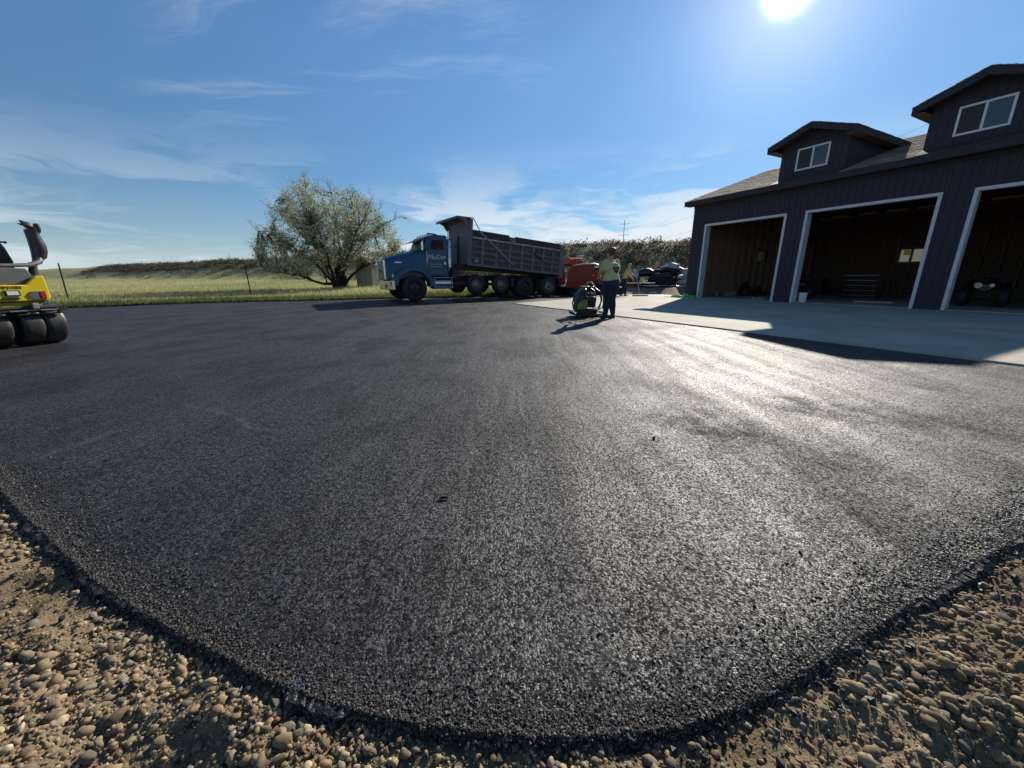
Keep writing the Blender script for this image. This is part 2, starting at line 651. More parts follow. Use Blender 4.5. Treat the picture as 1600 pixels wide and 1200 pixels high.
# ---- materials of the setting
def mat_ground():
    m = bpy.data.materials.new('field_ground')
    m.use_nodes = True
    t = NT(m.node_tree)
    p = m.node_tree.nodes['Principled BSDF']
    p.inputs['Roughness'].default_value = 0.95
    p.inputs['Specular IOR Level'].default_value = 0.1
    tc = t.n('ShaderNodeTexCoord').outputs['Object']
    n1 = t.noise(tc, 0.22, 6, 0.6)
    n2 = t.noise(tc, 3.5, 6, 0.65)
    g = t.mix(t.ramp(n1, .38, .62), (0.31, 0.30, 0.13), (0.42, 0.375, 0.20))
    g = t.mix(t.ramp(n2, .45, .7, 0, .55), g, (0.115, 0.115, 0.042))
    d = t.mix(t.ramp(n2, .35, .65), (0.25, 0.19, 0.125), (0.34, 0.265, 0.18))
    a = t.n('ShaderNodeAttribute', attribute_name='soil').outputs['Fac']
    f = t.ramp(t.m('ADD', a, t.m('MULTIPLY', t.m('SUBTRACT', n2, .5), .7)), .4, .6)
    g = t.mix(t.ramp(t.m('MULTIPLY', a, -1.0), .2, 1.0, 0, .9), g, (0.075, 0.095, 0.030))
    t.put(p, 'Base Color', t.mix(f, g, d))
    b = t.n('ShaderNodeBump', ins={'Height': t.noise(tc, 14, 6, .7)})
    b.inputs['Strength'].default_value = 0.6
    b.inputs['Distance'].default_value = 0.06
    t.put(p, 'Normal', b.outputs[0])
    return m


def mat_dirt():
    m = bpy.data.materials.new('dirt')
    m.use_nodes = True
    t = NT(m.node_tree)
    p = m.node_tree.nodes['Principled BSDF']
    p.inputs['Roughness'].default_value = 0.95
    p.inputs['Specular IOR Level'].default_value = 0.15
    tc = t.n('ShaderNodeTexCoord').outputs['Object']
    n1 = t.noise(tc, 2.3, 6, .6)
    n2 = t.noise(tc, 55, 6, .7)
    c = t.mix(t.ramp(n1, .35, .65), (0.15, 0.108, 0.063), (0.235, 0.176, 0.108))
    c = t.mix(t.ramp(n2, .42, .70, 0, .6), c, (0.11, 0.08, 0.048))
    t.put(p, 'Base Color', c)
    vo = t.n('ShaderNodeTexVoronoi', ins={'Vector': tc, 'Scale': 150.0})
    h = t.m('ADD', t.m('MULTIPLY', t.m('SUBTRACT', 1.0, vo.outputs['Distance']), .5), n2)
    b = t.n('ShaderNodeBump', ins={'Height': h})
    b.inputs['Strength'].default_value = 0.9
    b.inputs['Distance'].default_value = 0.006
    t.put(p, 'Normal', b.outputs[0])
    return m


def mat_asphalt():
    m = bpy.data.materials.new('fresh_asphalt')
    m.use_nodes = True
    t = NT(m.node_tree)
    p = m.node_tree.nodes['Principled BSDF']
    tc = t.n('ShaderNodeTexCoord').outputs['Object']
    vo = t.n('ShaderNodeTexVoronoi', ins={'Vector': tc, 'Scale': 150.0, 'Randomness': 1.0})
    vo2 = t.n('ShaderNodeTexVoronoi', ins={'Vector': tc, 'Scale': 300.0, 'Randomness': 1.0})
    rnd = t.n('ShaderNodeSeparateColor', ins={0: vo.outputs['Color']}).outputs[0]
    big = t.noise(tc, 0.42, 5, .6, .4)
    # passes of the roller run along the building front, with a wandering sideways drift
    wob = t.noise(tc, .25, 2)
    lane_v = t.vm('ADD', t.mapping(tc, scale=(4.2, .13, 1), rot=(0, 0, R(-34))), t.n('ShaderNodeCombineXYZ', ins={0: t.m('MULTIPLY', wob, 5.0), 1: 0.0, 2: 0.0}).outputs[0])
    lane = t.noise(lane_v, 1.0, 5, .6)
    arc_v = t.n('ShaderNodeCombineXYZ', ins={0: t.m('MULTIPLY', t.vm('DISTANCE', tc, (-10.0, 26.0, 0.0)), 2.6), 1: 0.0, 2: 0.0}).outputs[0]
    arc = t.noise(arc_v, 1.0, 4, .7)
    smear = t.m('MULTIPLY', t.ramp(t.noise(t.mapping(tc, loc=(4, 9, 0), scale=(2.2, .30, 1), rot=(0, 0, R(-38))), .75, 5, .62), .52, .70, 0, .55), t.ramp(t.noise(tc, 2.2, 4), .35, .6))
    base = t.mix(t.ramp(rnd, 0, 1, 0, 1, False), (0.006, 0.0057, 0.0066), (0.023, 0.0215, 0.0235))
    base = t.mix(t.ramp(t.m('MULTIPLY', rnd, t.noise(tc, 1.1, 3)), .48, .62, 0, .35), base, (0.085, 0.076, 0.064))
    dusty = t.m('MULTIPLY', t.ramp(lane, .60, .72), t.ramp(big, .42, .6, 0, .5))
    base = t.mix(t.m('MULTIPLY', dusty, .40), base, (0.15, 0.145, 0.14))
    # marks left by machines: polished dark seams and dusty pale scuffs
    wv = t.n('ShaderNodeTexNoise')
    t.put(wv, 'Vector', tc)
    wv.inputs['Scale'].default_value = 1.6
    wp = t.vm('ADD', tc, t.vm('MULTIPLY', t.vm('SUBTRACT', wv.outputs['Color'], (.5, .5, .5)), (.35, .35, 0)))

    def seg(a, b, w_):
        ab = (b[0] - a[0], b[1] - a[1], 0.0)
        l2 = ab[0] ** 2 + ab[1] ** 2
        rel = t.vm('SUBTRACT', wp, (a[0], a[1], 0.0))
        h_ = t.m('DIVIDE', t.vm('DOT_PRODUCT', rel, ab), l2, clamp=True)
        sc_ = t.n('ShaderNodeVectorMath', operation='SCALE')
        sc_.inputs[0].default_value = ab
        t.put(sc_, 'Scale', h_)
        d_ = t.vm('LENGTH', t.vm('SUBTRACT', rel, sc_.outputs[0]))
        return t.ramp(d_, w_, w_ * .25)
    brk = t.ramp(t.noise(tc, 4.0, 6, .75), .36, .66, 0, .8)
    dark_m = None
    for a, b, w_ in (((-8.75, 14.4), (-4.4, 6.7), .045), ((-4.4, 6.7), (-2.4, 5.0), .04), ((-6.7, 12.15), (-3.5, 7.45), .04), ((-8.1, 7.2), (-6.0, 5.95), .04), ((2.35, 3.0), (3.1, 2.5), .42), ((1.2, 2.7), (1.9, 1.95), .30)):
        s_ = seg(a, b, w_)
        dark_m = s_ if dark_m is None else t.m('MAXIMUM', dark_m, s_)
    dark_m = t.m('MULTIPLY', dark_m, brk)
    light_m = None
    for a, b, w_ in (((2.9, 1.92), (1.35, 1.22), .035), ((2.9, 2.56), (1.6, 2.04), .04), ((-2.8, 3.1), (-1.6, 2.45), .03), ((1.2, 3.6), (1.5, 3.15), .03)):
        s_ = seg(a, b, w_)
        light_m = s_ if light_m is None else t.m('MAXIMUM', light_m, s_)
    light_m = t.m('MULTIPLY', light_m, brk)
    smear = t.m('MAXIMUM', smear, dark_m)
    base = t.mix(t.m('MULTIPLY', light_m, .22), base, (0.20, 0.195, 0.185))
    base = t.mix(t.m('MULTIPLY', smear, .6), base, (0.008, 0.008, 0.009))
    t.put(p, 'Base Color', base)
    r = t.m('ADD', t.ramp(big, .3, .7, .60, .67), t.m('MULTIPLY', t.m('SUBTRACT', lane, .5), .34))
    r = t.m('ADD', r, t.m('MULTIPLY', t.m('SUBTRACT', arc, .5), .16))
    r = t.m('ADD', r, t.m('MULTIPLY', smear, .22))
    r = t.m('ADD', r, t.m('MULTIPLY', t.m('SUBTRACT', rnd, .5), .16), clamp=True)
    t.put(p, 'Roughness', r)
    rnd2 = t.n('ShaderNodeSeparateColor', ins={0: vo.outputs['Color']}).outputs[1]
    vo3 = t.n('ShaderNodeTexVoronoi', ins={'Vector': tc, 'Scale': 85.0, 'Randomness': 1.0})
    rnd3 = t.n('ShaderNodeSeparateColor', ins={0: vo3.outputs['Color']}).outputs[0]
    spec = t.m('ADD', t.ramp(rnd2, .38, .82, .06, 1.0), t.ramp(rnd3, .2, 1.0, -.03, .10))
    spec = t.m('MULTIPLY', spec, t.ramp(t.noise(tc, 34.0, 4, .7), .34, .66, .45, 1.5, False))
    spec = t.m('MULTIPLY', spec, t.ramp(t.noise(t.mapping(tc, scale=(1, .6, 1), rot=(0, 0, R(-30))), 1.3, 6, .65, .4), .34, .66, .55, 1.4))
    spec = t.m('MULTIPLY', spec, t.m('SUBTRACT', 1.0, t.m('MULTIPLY', smear, .55)), clamp=True)
    t.put(p, 'Specular IOR Level', spec)
    h = t.m('ADD', t.m('MULTIPLY', t.m('SUBTRACT', 1.0, vo.outputs['Distance']), .8), t.m('MULTIPLY', t.m('SUBTRACT', 1.0, vo2.outputs['Distance']), .35))
    h = t.m('ADD', h, t.m('MULTIPLY', rnd, .7))
    b = t.n('ShaderNodeBump', ins={'Height': h})
    b.inputs['Strength'].default_value = 0.54
    b.inputs['Distance'].default_value = 0.0040
    b2 = t.n('ShaderNodeBump', ins={'Height': t.m('ADD', t.m('ADD', lane, t.m('MULTIPLY', arc, .5)), t.m('MULTIPLY', t.noise(tc, 17.0, 4, .75), .46)), 'Normal': b.outputs[0]})
    b2.inputs['Strength'].default_value = 0.6
    b2.inputs['Distance'].default_value = 0.02
    t.put(p, 'Normal', b2.outputs[0])
    return m


def mat_concrete():
    m = bpy.data.materials.new('broom_concrete')
    m.use_nodes = True
    t = NT(m.node_tree)
    p = m.node_tree.nodes['Principled BSDF']
    p.inputs['Roughness'].default_value = 0.85
    p.inputs['Specular IOR Level'].default_value = 0.25
    tc = t.n('ShaderNodeTexCoord').outputs['Object']
    n1 = t.noise(tc, .8, 6, .65)
    n2 = t.noise(t.mapping(tc, scale=(3, 90, 1)), 1.0, 3)
    c = t.mix(t.ramp(n1, .35, .65), (0.345, 0.31, 0.245), (0.425, 0.385, 0.315))
    c = t.mix(t.ramp(t.noise(tc, 2.5, 6, .7), .55, .75, 0, .35), c, (0.30, 0.26, 0.20))
    t.put(p, 'Base Color', c)
    b = t.n('ShaderNodeBump', ins={'Height': t.m('ADD', n2, t.noise(tc, 60, 4))})
    b.inputs['Strength'].default_value = 0.25
    b.inputs['Distance'].default_value = 0.004
    t.put(p, 'Normal', b.outputs[0])
    return m


M_GROUND, M_DIRT, M_ASPHALT, M_CONC = mat_ground(), mat_dirt(), mat_asphalt(), mat_concrete()
M_STONE = attr_mat('pebble', rough=0.85, spec=0.25, bump=0.35, bscale=260)
M_AGG = attr_mat('bitumen_chip', rough=0.52, spec=0.35, bump=0.25, bscale=500)
M_GRASS = attr_mat('grass_blade', rough=0.7, trans=0.45, spec=0.2)
M_LEAF = attr_mat('leaf', rough=0.55, trans=0.55, spec=0.35)
M_BRUSH = attr_mat('brush_leaf', rough=0.8, trans=0.30, spec=0.2)

# ---- ground sheet, to the horizon
_t = np.linspace(-6.7, 6.7, 300)
_gx = 3.2 * np.sinh(_t)
_ty = np.linspace(-4.2, 6.8, 300)
_gy = 3.2 * np.sinh(_ty)
GXX, GYY = np.meshgrid(_gx, _gy)
_sd = sdist(GXX, GYY).reshape(GXX.shape)
GZZ = tz(GXX, GYY, _sd)
inpatch = (np.abs(GXX) < 4.3) & (GYY > -1.0) & (GYY < 2.7)
GZZ = np.where(inpatch, GZZ - 0.10, GZZ)
_soil = np.maximum(1 - sm(_sd, .5, 2.2), (1 - sm(GYY, 3.5, 7.5)) * 1.0)
_soil = np.where((GYY > 10) & (GXX < 2), (1 - sm(_sd, 0.0, .55)) * .8, _soil)
_yard = sm(GXX, 1.5, 4.5) * sm(GYY, 20, 23) * (1 - sm(GYY, 33, 40))
_soil = np.maximum(_soil, _yard * .85)
_verge = (1 - sm(_sd, 2.2, 4.2)) * sm(GYY, 9, 11) * (1 - sm(GXX, 0, 3))
_soil = np.where(_sd > .35, np.maximum(_soil, 0) - 1.5 * _verge, _soil)
ground = link_mesh('ground', grid_mesh('ground', GXX, GYY, GZZ, attr=_soil), M_GROUND)
tag(ground, kind='structure')

# ---- dirt shoulder beside the pavement, finely modelled
px = np.arange(-4.2, 4.2, 0.015)
py = np.arange(-0.9, 2.6, 0.015)
PX, PY = np.meshgrid(px, py)
_np = np.vstack([PADC[np.hypot(PADC[:, 0], PADC[:, 1]) < 6.0], [(14, 9), (-14, 9)]])
psd = sdist(PX, PY, _np).reshape(PX.shape)
PZ = tz(PX, PY, np.maximum(psd, -0.04), fine=True)
shoulder = link_mesh('dirt_shoulder', grid_mesh('dirt_shoulder', PX, PY, PZ, keep=psd > -0.07), M_DIRT)
tag(shoulder, 'tan dirt shoulder strewn with pebbles along the pavement edge', kind='structure')

# ---- asphalt pad
def make_asphalt():
    o = densify(PAD, 0.012, 0.25)
    n = len(o)
    nxt, prv = np.roll(o, -1, 0), np.roll(o, 1, 0)
    tn = nxt - prv
    tn /= np.linalg.norm(tn, axis=1, keepdims=True) + 1e-9
    out = np.stack([tn[:, 1], -tn[:, 0]], 1)
    area = 0.5 * np.sum(o[:, 0] * nxt[:, 1] - o[:, 1] * nxt[:, 0])
    if area < 0:
        out = -out
    near = (np.hypot(o[:, 0], o[:, 1]) < 4)[:, None]
    j = (vnoise(o[:, 0], o[:, 1], 3.2, 12) - .5) * .05 + (vnoise(o[:, 0], o[:, 1], 11, 8) - .5) * .04 + (vnoise(o[:, 0], o[:, 1], 60, 9) - .5) * .016
    o = o + out * np.where(near, j[:, None], (j * 1.5)[:, None])
    rings = [(o - out * .05, 0.0), (o - out * .010, -0.004), (o + out * .004, -0.020), (o + out * .008, -0.050), (o + out * .010, -0.10)]
    bm = bmesh.new()
    vr = [[bm.verts.new((p[0], p[1], z + ((random.random() - .5) * .008 if 0 < i < 4 else 0))) for p in ring] for i, (ring, z) in enumerate(rings)]
    for a, b in zip(vr[:-1], vr[1:]):
        for i in range(n):
            bm.faces.new((a[i], a[(i + 1) % n], b[(i + 1) % n], b[i]))
    top_edges = [bm.edges.get((vr[0][i], vr[0][(i + 1) % n])) for i in range(n)]
    bmesh.ops.triangle_fill(bm, use_beauty=True, use_dissolve=False, edges=top_edges)
    bmesh.ops.recalc_face_normals(bm, faces=bm.faces)
    me = bpy.data.meshes.new('asphalt_pavement')
    bm.to_mesh(me)
    bm.free()
    up = sum(p.normal.z * p.area for p in me.polygons)
    if up < 0:
        me.flip_normals()
    return link_mesh('asphalt_pavement', me, M_ASPHALT)


asphalt = tag(make_asphalt(), 'fresh black asphalt pavement with a curved near edge', kind='structure')

# stones of the asphalt mix close to the viewer
NEARP = np.vstack([PADC[np.hypot(PADC[:, 0], PADC[:, 1]) < 6.0], [(14, 9), (-14, 9)]])     # the near part of the outline
N = 70000
_on = densify(PAD, 0.01, .5)
_on = _on[(np.abs(_on[:, 0]) < 3.0) & (_on[:, 1] < 2.4)]
_q = _on[RNG.integers(0, len(_on), N)]
_r = np.minimum(RNG.exponential(.055, N), .3) - .012
_c = np.array([0.0, 3.2]) - _q
_c /= np.linalg.norm(_c, axis=1, keepdims=True)
ax, ay = (_q + _c * _r[:, None] + RNG.normal(0, .012, (N, 2))).T
asd = sdist(ax, ay, NEARP)
kk = asd < .016
ax, ay, asd = ax[kk], ay[kk], asd[kk]
rr = np.hypot(ax, ay)
N = len(ax)
az_ = np.where(asd > -.02, -(np.clip(asd + .014, 0, .06) * RNG.uniform(.6, 2.6, N)), 0) + RNG.uniform(-.0025, .0012, N)
sc = RNG.lognormal(math.log(.0025), .40, N) * (1 + .25 * (rr > 1.5))
sc = np.clip(sc, .0014, .0065)
A = rot_mats(N, .35) * (sc[:, None] * np.stack([RNG.uniform(.9, 1.5, N), RNG.uniform(.7, 1.1, N), RNG.uniform(.45, .8, N)], 1))[:, None, :]
g = RNG.uniform(.006, .022, N)
g = np.where(RNG.random(N) < .06, RNG.uniform(.04, .09, N), g)
edge_dust = np.clip(1 + asd / .12, 0, 1) * RNG.random(N)
cc = np.stack([g + .085 * edge_dust, g + .068 * edge_dust, g + .046 * edge_dust], 1)
iv1, if1 = ico(1)
ov, of_ = np.array([(1, 0, 0), (-1, 0, 0), (0, 1, 0), (0, -1, 0), (0, 0, 1), (0, 0, -1)], float), np.array([(0, 2, 4), (2, 1, 4), (1, 3, 4), (3, 0, 4), (2, 0, 5), (1, 2, 5), (3, 1, 5), (0, 3, 5)])
agg = mass('aggregate', ov * 1.15, of_, A, np.stack([ax, ay, az_], 1), cc, M_AGG, asphalt, jitter=.12)
tag(agg, kind='stuff')

# ---- pebbles of the shoulder
def stone_cols(N):
    pal = np.array([(.34, .27, .18), (.28, .22, .15), (.40, .33, .235), (.24, .20, .155), (.33, .23, .155), (.25, .235, .21), (.45, .385, .29)])
    c = pal[RNG.integers(0, len(pal), N)] * RNG.uniform(.46, .92, (N, 1)) * np.array([1.0, .92, .76])
    return c


N = 300000
sx = RNG.uniform(-3.1, 2.8, N)
sy = RNG.uniform(.0, 2.0, N)
ssd = sdist(sx, sy, NEARP)
dens = np.clip(.45 + 1.5 * (vnoise(sx, sy, 3.1, 11) - .45), .10, 1) * np.where(ssd < .35, 1.0, .8)
keep = (ssd > -.004) & (ssd < 1.2) & (RNG.random(N) < dens)
sx, sy, ssd = sx[keep], sy[keep], ssd[keep]
N = len(sx)
s = np.clip(RNG.lognormal(math.log(.0031), .62, N), .0016, .0150)
s = np.minimum(s, np.where(ssd < .03, .009, .03))
sz = tz(sx, sy, ssd, fine=True)
order = np.argsort(-s)
sx, sy, sz, s = sx[order], sy[order], sz[order], s[order]
shape = np.stack([RNG.uniform(1.0, 1.45, N), RNG.uniform(.75, 1.1, N), RNG.uniform(.55, .95, N)], 1)
Rm = rot_mats(N, .45)
A = Rm * (s[:, None] * shape)[:, None, :]
colr = stone_cols(N)
pos = np.stack([sx, sy, sz + s * shape[:, 2] * .35], 1)
iv2, if2 = ico(2)
NB = 300
vis = np.where((pos[:, 1] > .05) & (np.abs(pos[:, 0]) < 2.7))[0]
big_i = vis[:NB]
mask = np.ones(N, bool)
mask[big_i] = False
lo = mask & (s > .0082)
mid_ = mask & (s <= .0082) & (s > .0046)
hi_ = mask & (s <= .0046)
gv = mass('gravel', iv2, if2, A[lo], pos[lo], colr[lo], M_STONE, shoulder, smooth=True, jitter=.13)
tag(gv, kind='stuff')
gv = mass('small_gravel', iv1, if1, A[mid_], pos[mid_], colr[mid_], M_STONE, shoulder, smooth=True, jitter=.14)
tag(gv, kind='stuff')
gv = mass('fine_gravel', ov * 1.15, of_, A[hi_], pos[hi_], colr[hi_], M_STONE, shoulder, smooth=False, jitter=.2)
tag(gv, kind='stuff')
stone_meshes = []
for k in range(10):
    vv = iv2 * (1 + RNG.normal(0, .10, (len(iv2), 1)))
    me = bpy.data.meshes.new('stone')
    me.from_pydata([tuple(p) for p in vv], [], [tuple(int(i) for i in f) for f in if2])
    for p_ in me.polygons:
        p_.use_smooth = True
    at = me.color_attributes.new('col', 'FLOAT_COLOR', 'POINT')
    c = stone_cols(1)[0]
    at.data.foreach_set('color', np.tile([*c, 1.0], len(vv)).astype(np.float32))
    me.materials.append(M_STONE)
    stone_meshes.append(me)
for i in big_i:
    o = bpy.data.objects.new('stone', stone_meshes[random.randrange(10)])
    COL.objects.link(o)
    o.parent = shoulder
    M4 = Matrix([list(A[i][r_]) + [pos[i][r_]] for r_ in range(3)] + [[0, 0, 0, 1]])
    o.matrix_local = M4

# the same gravel carried on along the edge to either side
N = 34000
_ox = RNG.uniform(-6, 7, N)
_oy = RNG.uniform(-1.0, 3.6, N)
_od = sdist(_ox, _oy)
kk = (_od > .01) & (_od < 2.2) & ((_ox < -3.0) | (_ox > 2.7) | (_oy < .05))
_ox, _oy, _od = _ox[kk], _oy[kk], _od[kk]
N = len(_ox)
s_ = np.clip(RNG.lognormal(math.log(.009), .5, N), .004, .028)
og = mass('outer_gravel', ov, of_, rot_mats(N, .4) * (s_[:, None] * np.array([1.4, 1.1, .8]))[:, None, :], np.stack([_ox, _oy, tz(_ox, _oy, _od) + s_ * .3], 1), stone_cols(N), M_STONE, shoulder, smooth=True, jitter=.15)
tag(og, kind='stuff')

# crumbs of mix spilled over the edge
N = 2600
_q = _on[RNG.integers(0, len(_on), N)]
_o = -(np.array([0.0, 3.2]) - _q)
_o /= np.linalg.norm(_o, axis=1, keepdims=True)
_q = _q + _o * np.minimum(RNG.exponential(.05, N), .35)[:, None] + RNG.normal(0, .012, (N, 2))
_d = sdist(_q[:, 0], _q[:, 1], NEARP)
_q, _d = _q[_d > 0], _d[_d > 0]
N = len(_q)
s_ = np.clip(RNG.lognormal(math.log(.0034), .5, N), .0015, .011)
sp = mass('spilled_mix', ov * 1.15, of_, rot_mats(N) * s_[:, None, None], np.stack([_q[:, 0], _q[:, 1], tz(_q[:, 0], _q[:, 1], _d, fine=True) + s_ * .5], 1), np.repeat(RNG.uniform(.008, .03, (N, 1)), 3, 1), M_AGG, asphalt, jitter=.2)
tag(sp, kind='stuff')

# ---- concrete apron in cast panels
apron = empty('concrete_apron', (GX, GY, 0), G_ROT, 'pale concrete apron in front of the garage doors', kind='structure')
us = [-.4, 3.1, 6.6, 10.1, 13.6, 16.0]
ws = [0.0, 4.8, 9.57]
g_ = .006
for i in range(len(us) - 1):
    for j in range(2):
        MB().box(us[i] + g_, us[i + 1] - g_, -ws[j + 1] + g_, -ws[j] - g_, -.10, .026).build('concrete_panel', M_CONC, apron, bevel=.008)
MB().prism([(-.4 - g_, -9.50), (-.4 - g_, -4.8 - g_), (-2.2, -4.8 - g_)], 'z', -.10, .0255).build('concrete_panel', M_CONC, apron, bevel=.008)
MB().prism([(-.4 - g_, -4.8 + g_), (-.4 - g_, 0), (-3.2, 0), (-2.2, -4.8 + g_)], 'z', -.10, .0255).build('concrete_panel', M_CONC, apron, bevel=.008)
garage_floor = MB().box(0.02, 13.58, .004, 11.1, -.1, .045).build('garage_floor', M_CONC)
garage_floor.location = (GX, GY, 0)
garage_floor.rotation_euler = (0, 0, G_ROT)
tag(garage_floor, 'smooth concrete floor inside the garage', kind='structure')

# ---- loose asphalt crumbs left along the far edge of the pavement
N = 5200
oi = densify(PAD, .05, .05)
far = oi[(oi[:, 1] > 10.5) & (oi[:, 0] < 1.5)]
p_ = far[RNG.integers(0, len(far), N)] + RNG.normal(0, .16, (N, 2)) * np.array([1, 1])
s = RNG.lognormal(math.log(.016), .5, N)
A = rot_mats(N) * s[:, None, None]
cr = mass('asphalt_crumbs', ov, of_, A, np.stack([p_[:, 0], p_[:, 1], s * .4 + RNG.random(N) * .05 * (RNG.random(N) < .5)], 1),
          np.repeat(RNG.uniform(.010, .03, (N, 1)), 3, 1), attr_mat('dry_crumb', rough=.95, spec=.08), asphalt, jitter=.2)
tag(cr, kind='stuff')

# ---- grass of the field
bl = []
bf = []
for k in range(4):
    a = k * 1.7
    w_, h_, b_ = .020, 1.0 - .12 * k, .22
    cx_, sy_ = math.cos(a), math.sin(a)
    k0 = len(bl)
    bl += [(-sy_ * w_ * 4 + cx_ * .06, cx_ * w_ * 4 + sy_ * .06, -.08), (sy_ * w_ * 4 + cx_ * .06, -cx_ * w_ * 4 + sy_ * .06, -.08), (cx_ * (b_ + .1 * k), sy_ * (b_ + .1 * k), h_)]
    bf.append((k0, k0 + 1, k0 + 2))
bl, bf = np.array(bl), np.array(bf)


def grass(name, xs, ys, hmin, hmax, colf, label, zoff=0.0):
    sd_ = sdist(xs, ys)
    k_ = sd_ > .12
    if name == 'field_grass':
        k_ &= RNG.random(len(xs)) < np.clip((sd_ - 1.0) / 3.5, .05, 1)
    u = (xs - GX) * GD[0] + (ys - GY) * GD[1]
    w = (xs - GX) * GN[0] + (ys - GY) * GN[1]
    k_ &= ~((u > -3.4) & (w < 9.8) & (w > -12))
    xs, ys, sd_ = xs[k_], ys[k_], sd_[k_]
    n_ = len(xs)
    h = RNG.uniform(hmin, hmax, n_)
    a = RNG.uniform(0, 2 * np.pi, n_)
    M_ = np.zeros((n_, 3, 3))
    M_[:, 0, 0] = np.cos(a); M_[:, 0, 1] = -np.sin(a); M_[:, 1, 0] = np.sin(a); M_[:, 1, 1] = np.cos(a); M_[:, 2, 2] = 1
    M_ = M_ * (h[:, None] * np.array([.9, .9, 1.0]))[:, None, :]
    z = tz(xs, ys, sd_)
    o = mass(name, bl, bf, M_, np.stack([xs, ys, z], 1), colf(xs, ys, sd_), M_GRASS)
    tag(o, label, 'grass', kind='stuff')
    return o


def tan_grass(x, y, sd_):
    n_ = vnoise(x, y, .18, 21) * .6 + RNG.random(len(x)) * .4
    a, b = np.array([.23, .25, .09]), np.array([.56, .49, .27])
    return a + (b - a) * n_[:, None]


def green_grass(x, y, sd_):
    n_ = np.clip(vnoise(x, y, .6, 22) * .5 + RNG.random(len(x)) * .4 + sm(sd_, 1.5, 4.5) * .5 - .12, 0, 1)
    a, b = np.array([.045, .085, .018]), np.array([.17, .175, .065])
    return a + (b - a) * n_[:, None]


n_ = 84000
dist = 17 * np.exp(RNG.random(n_) * math.log(150 / 17))
ang = RNG.uniform(R(-62), R(8), n_)
grass('field_grass', np.sin(ang) * dist, np.cos(ang) * dist, .12, .30, tan_grass, 'dry tan grass covering the field behind the pavement')
n_ = 42000
q_ = far[RNG.integers(0, len(far), n_)]
off = RNG.gamma(1.6, 1.5, n_)
gx_, gy_ = q_[:, 0] - .35 * off + RNG.normal(0, .3, n_), q_[:, 1] + .94 * off
grass('verge_grass', gx_, gy_, .07, .24, green_grass, 'green grass verge along the far pavement edge')

# ---- brush on the embankment
def brush(name, cx_, cy_, rad, ht, n_leaf, pal, label=None, kind='stuff', leaf=.085, cat=None):
    n_ = len(cx_)
    idx = np.repeat(np.arange(n_), n_leaf)
    m_ = len(idx)
    d_ = RNG.normal(size=(m_, 3))
    d_ /= np.linalg.norm(d_, axis=1, keepdims=True)
    rr_ = RNG.random(m_) ** .45
    base = np.stack([cx_, cy_, tz(cx_, cy_)], 1)[idx]
    off_ = d_ * rr_[:, None] * np.stack([rad, rad, ht], 1)[idx]
    off_[:, 2] = np.abs(off_[:, 2]) * 1.0
    A_ = rot_mats(m_) * (leaf * RNG.uniform(.6, 1.5, m_) * (rad[idx] / .7) ** .5)[:, None, None]
    quad = np.array([(-1, 0, 0), (0, -.45, .1), (1, 0, 0), (0, .45, .1)], float)
    ci = RNG.integers(0, len(pal), n_)
    c_ = np.array(pal)[ci][idx] * RNG.uniform(.7, 1.3, (m_, 1))
    o = mass(name, quad, np.array([(0, 1, 2, 3)]), A_, base + off_, c_, M_BRUSH)
    return tag(o, label, cat, kind=kind)


n_ = 4300
e_ = -12.5 * RNG.random(n_) ** .8 + 1.0
s_ = RNG.uniform(-150, 60, n_)
tdir = np.array([.874, -.486])
bx_ = EMB_P[0] + tdir[0] * s_ + EMB_N[0] * e_
by_ = EMB_P[1] + tdir[1] * s_ + EMB_N[1] * e_
kp = (RNG.random(n_) < np.where(s_ < -25, np.where(e_ > -6.0, .97, .06), .97))
bx_, by_ = bx_[kp], by_[kp]
n_ = len(bx_)
rad = RNG.uniform(.45, 1.15, n_)
brush('embankment_brush', bx_, by_, rad, rad * RNG.uniform(.6, 1.0, n_), 52,
      [(.058, .048, .036), (.084, .070, .050), (.052, .041, .036), (.125, .102, .075), (.075, .056, .047), (.17, .13, .088)],
      'dark sagebrush covering the slope of the embankment', 'stuff', cat='brush')
# dead weed stalks on the skyline at the left
n_ = 900
s_ = RNG.uniform(-130, -15, n_)
e_ = RNG.normal(-.2, 1.6, n_)
wx = EMB_P[0] + tdir[0] * s_ + EMB_N[0] * e_
wy = EMB_P[1] + tdir[1] * s_ + EMB_N[1] * e_
h_ = RNG.lognormal(math.log(.45), .45, n_)
A = rot_mats(n_, .12) * (np.stack([h_ * .55, h_ * .55, h_], 1))[:, None, :]
wd = mass('dry_weeds', bl, bf, A, np.stack([wx, wy, tz(wx, wy)], 1), np.array([.17, .14, .085]) * RNG.uniform(.6, 1.4, (n_, 1)), M_GRASS)
tag(wd, 'thin dry weed stalks along the embankment skyline', 'weeds', kind='stuff')

# ================================================================== the garage
M_SIDE = mat('siding_charcoal', (0.034, 0.028, 0.044), .62, var=.22, vscale=3, bump=.35, bscale=14, stretch=(14, 14, .8), spec=.35)
M_FASC = mat('fascia_charcoal', (0.036, 0.030, 0.034), .82, var=.15, vscale=4, bump=.15, bscale=30)
M_WHITE = mat('white_trim', (0.62, 0.62, 0.62), .45, var=.06, vscale=5, dirt=((.30, .27, .23), 2.5, .25))
M_VINYL = mat('white_vinyl', (0.72, 0.72, 0.72), .35, var=.03)
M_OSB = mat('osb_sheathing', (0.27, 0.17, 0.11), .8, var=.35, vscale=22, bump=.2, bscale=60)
M_STUD = mat('stud_lumber', (0.22, 0.14, 0.085), .75, var=.2, vscale=4, stretch=(6, 6, .6))
M_SHADEW = mat('shaded_sheathing', (0.10, 0.065, 0.048), .85, var=.3, vscale=10)  # back wall OSB, darkened in its colour to stand in for shade
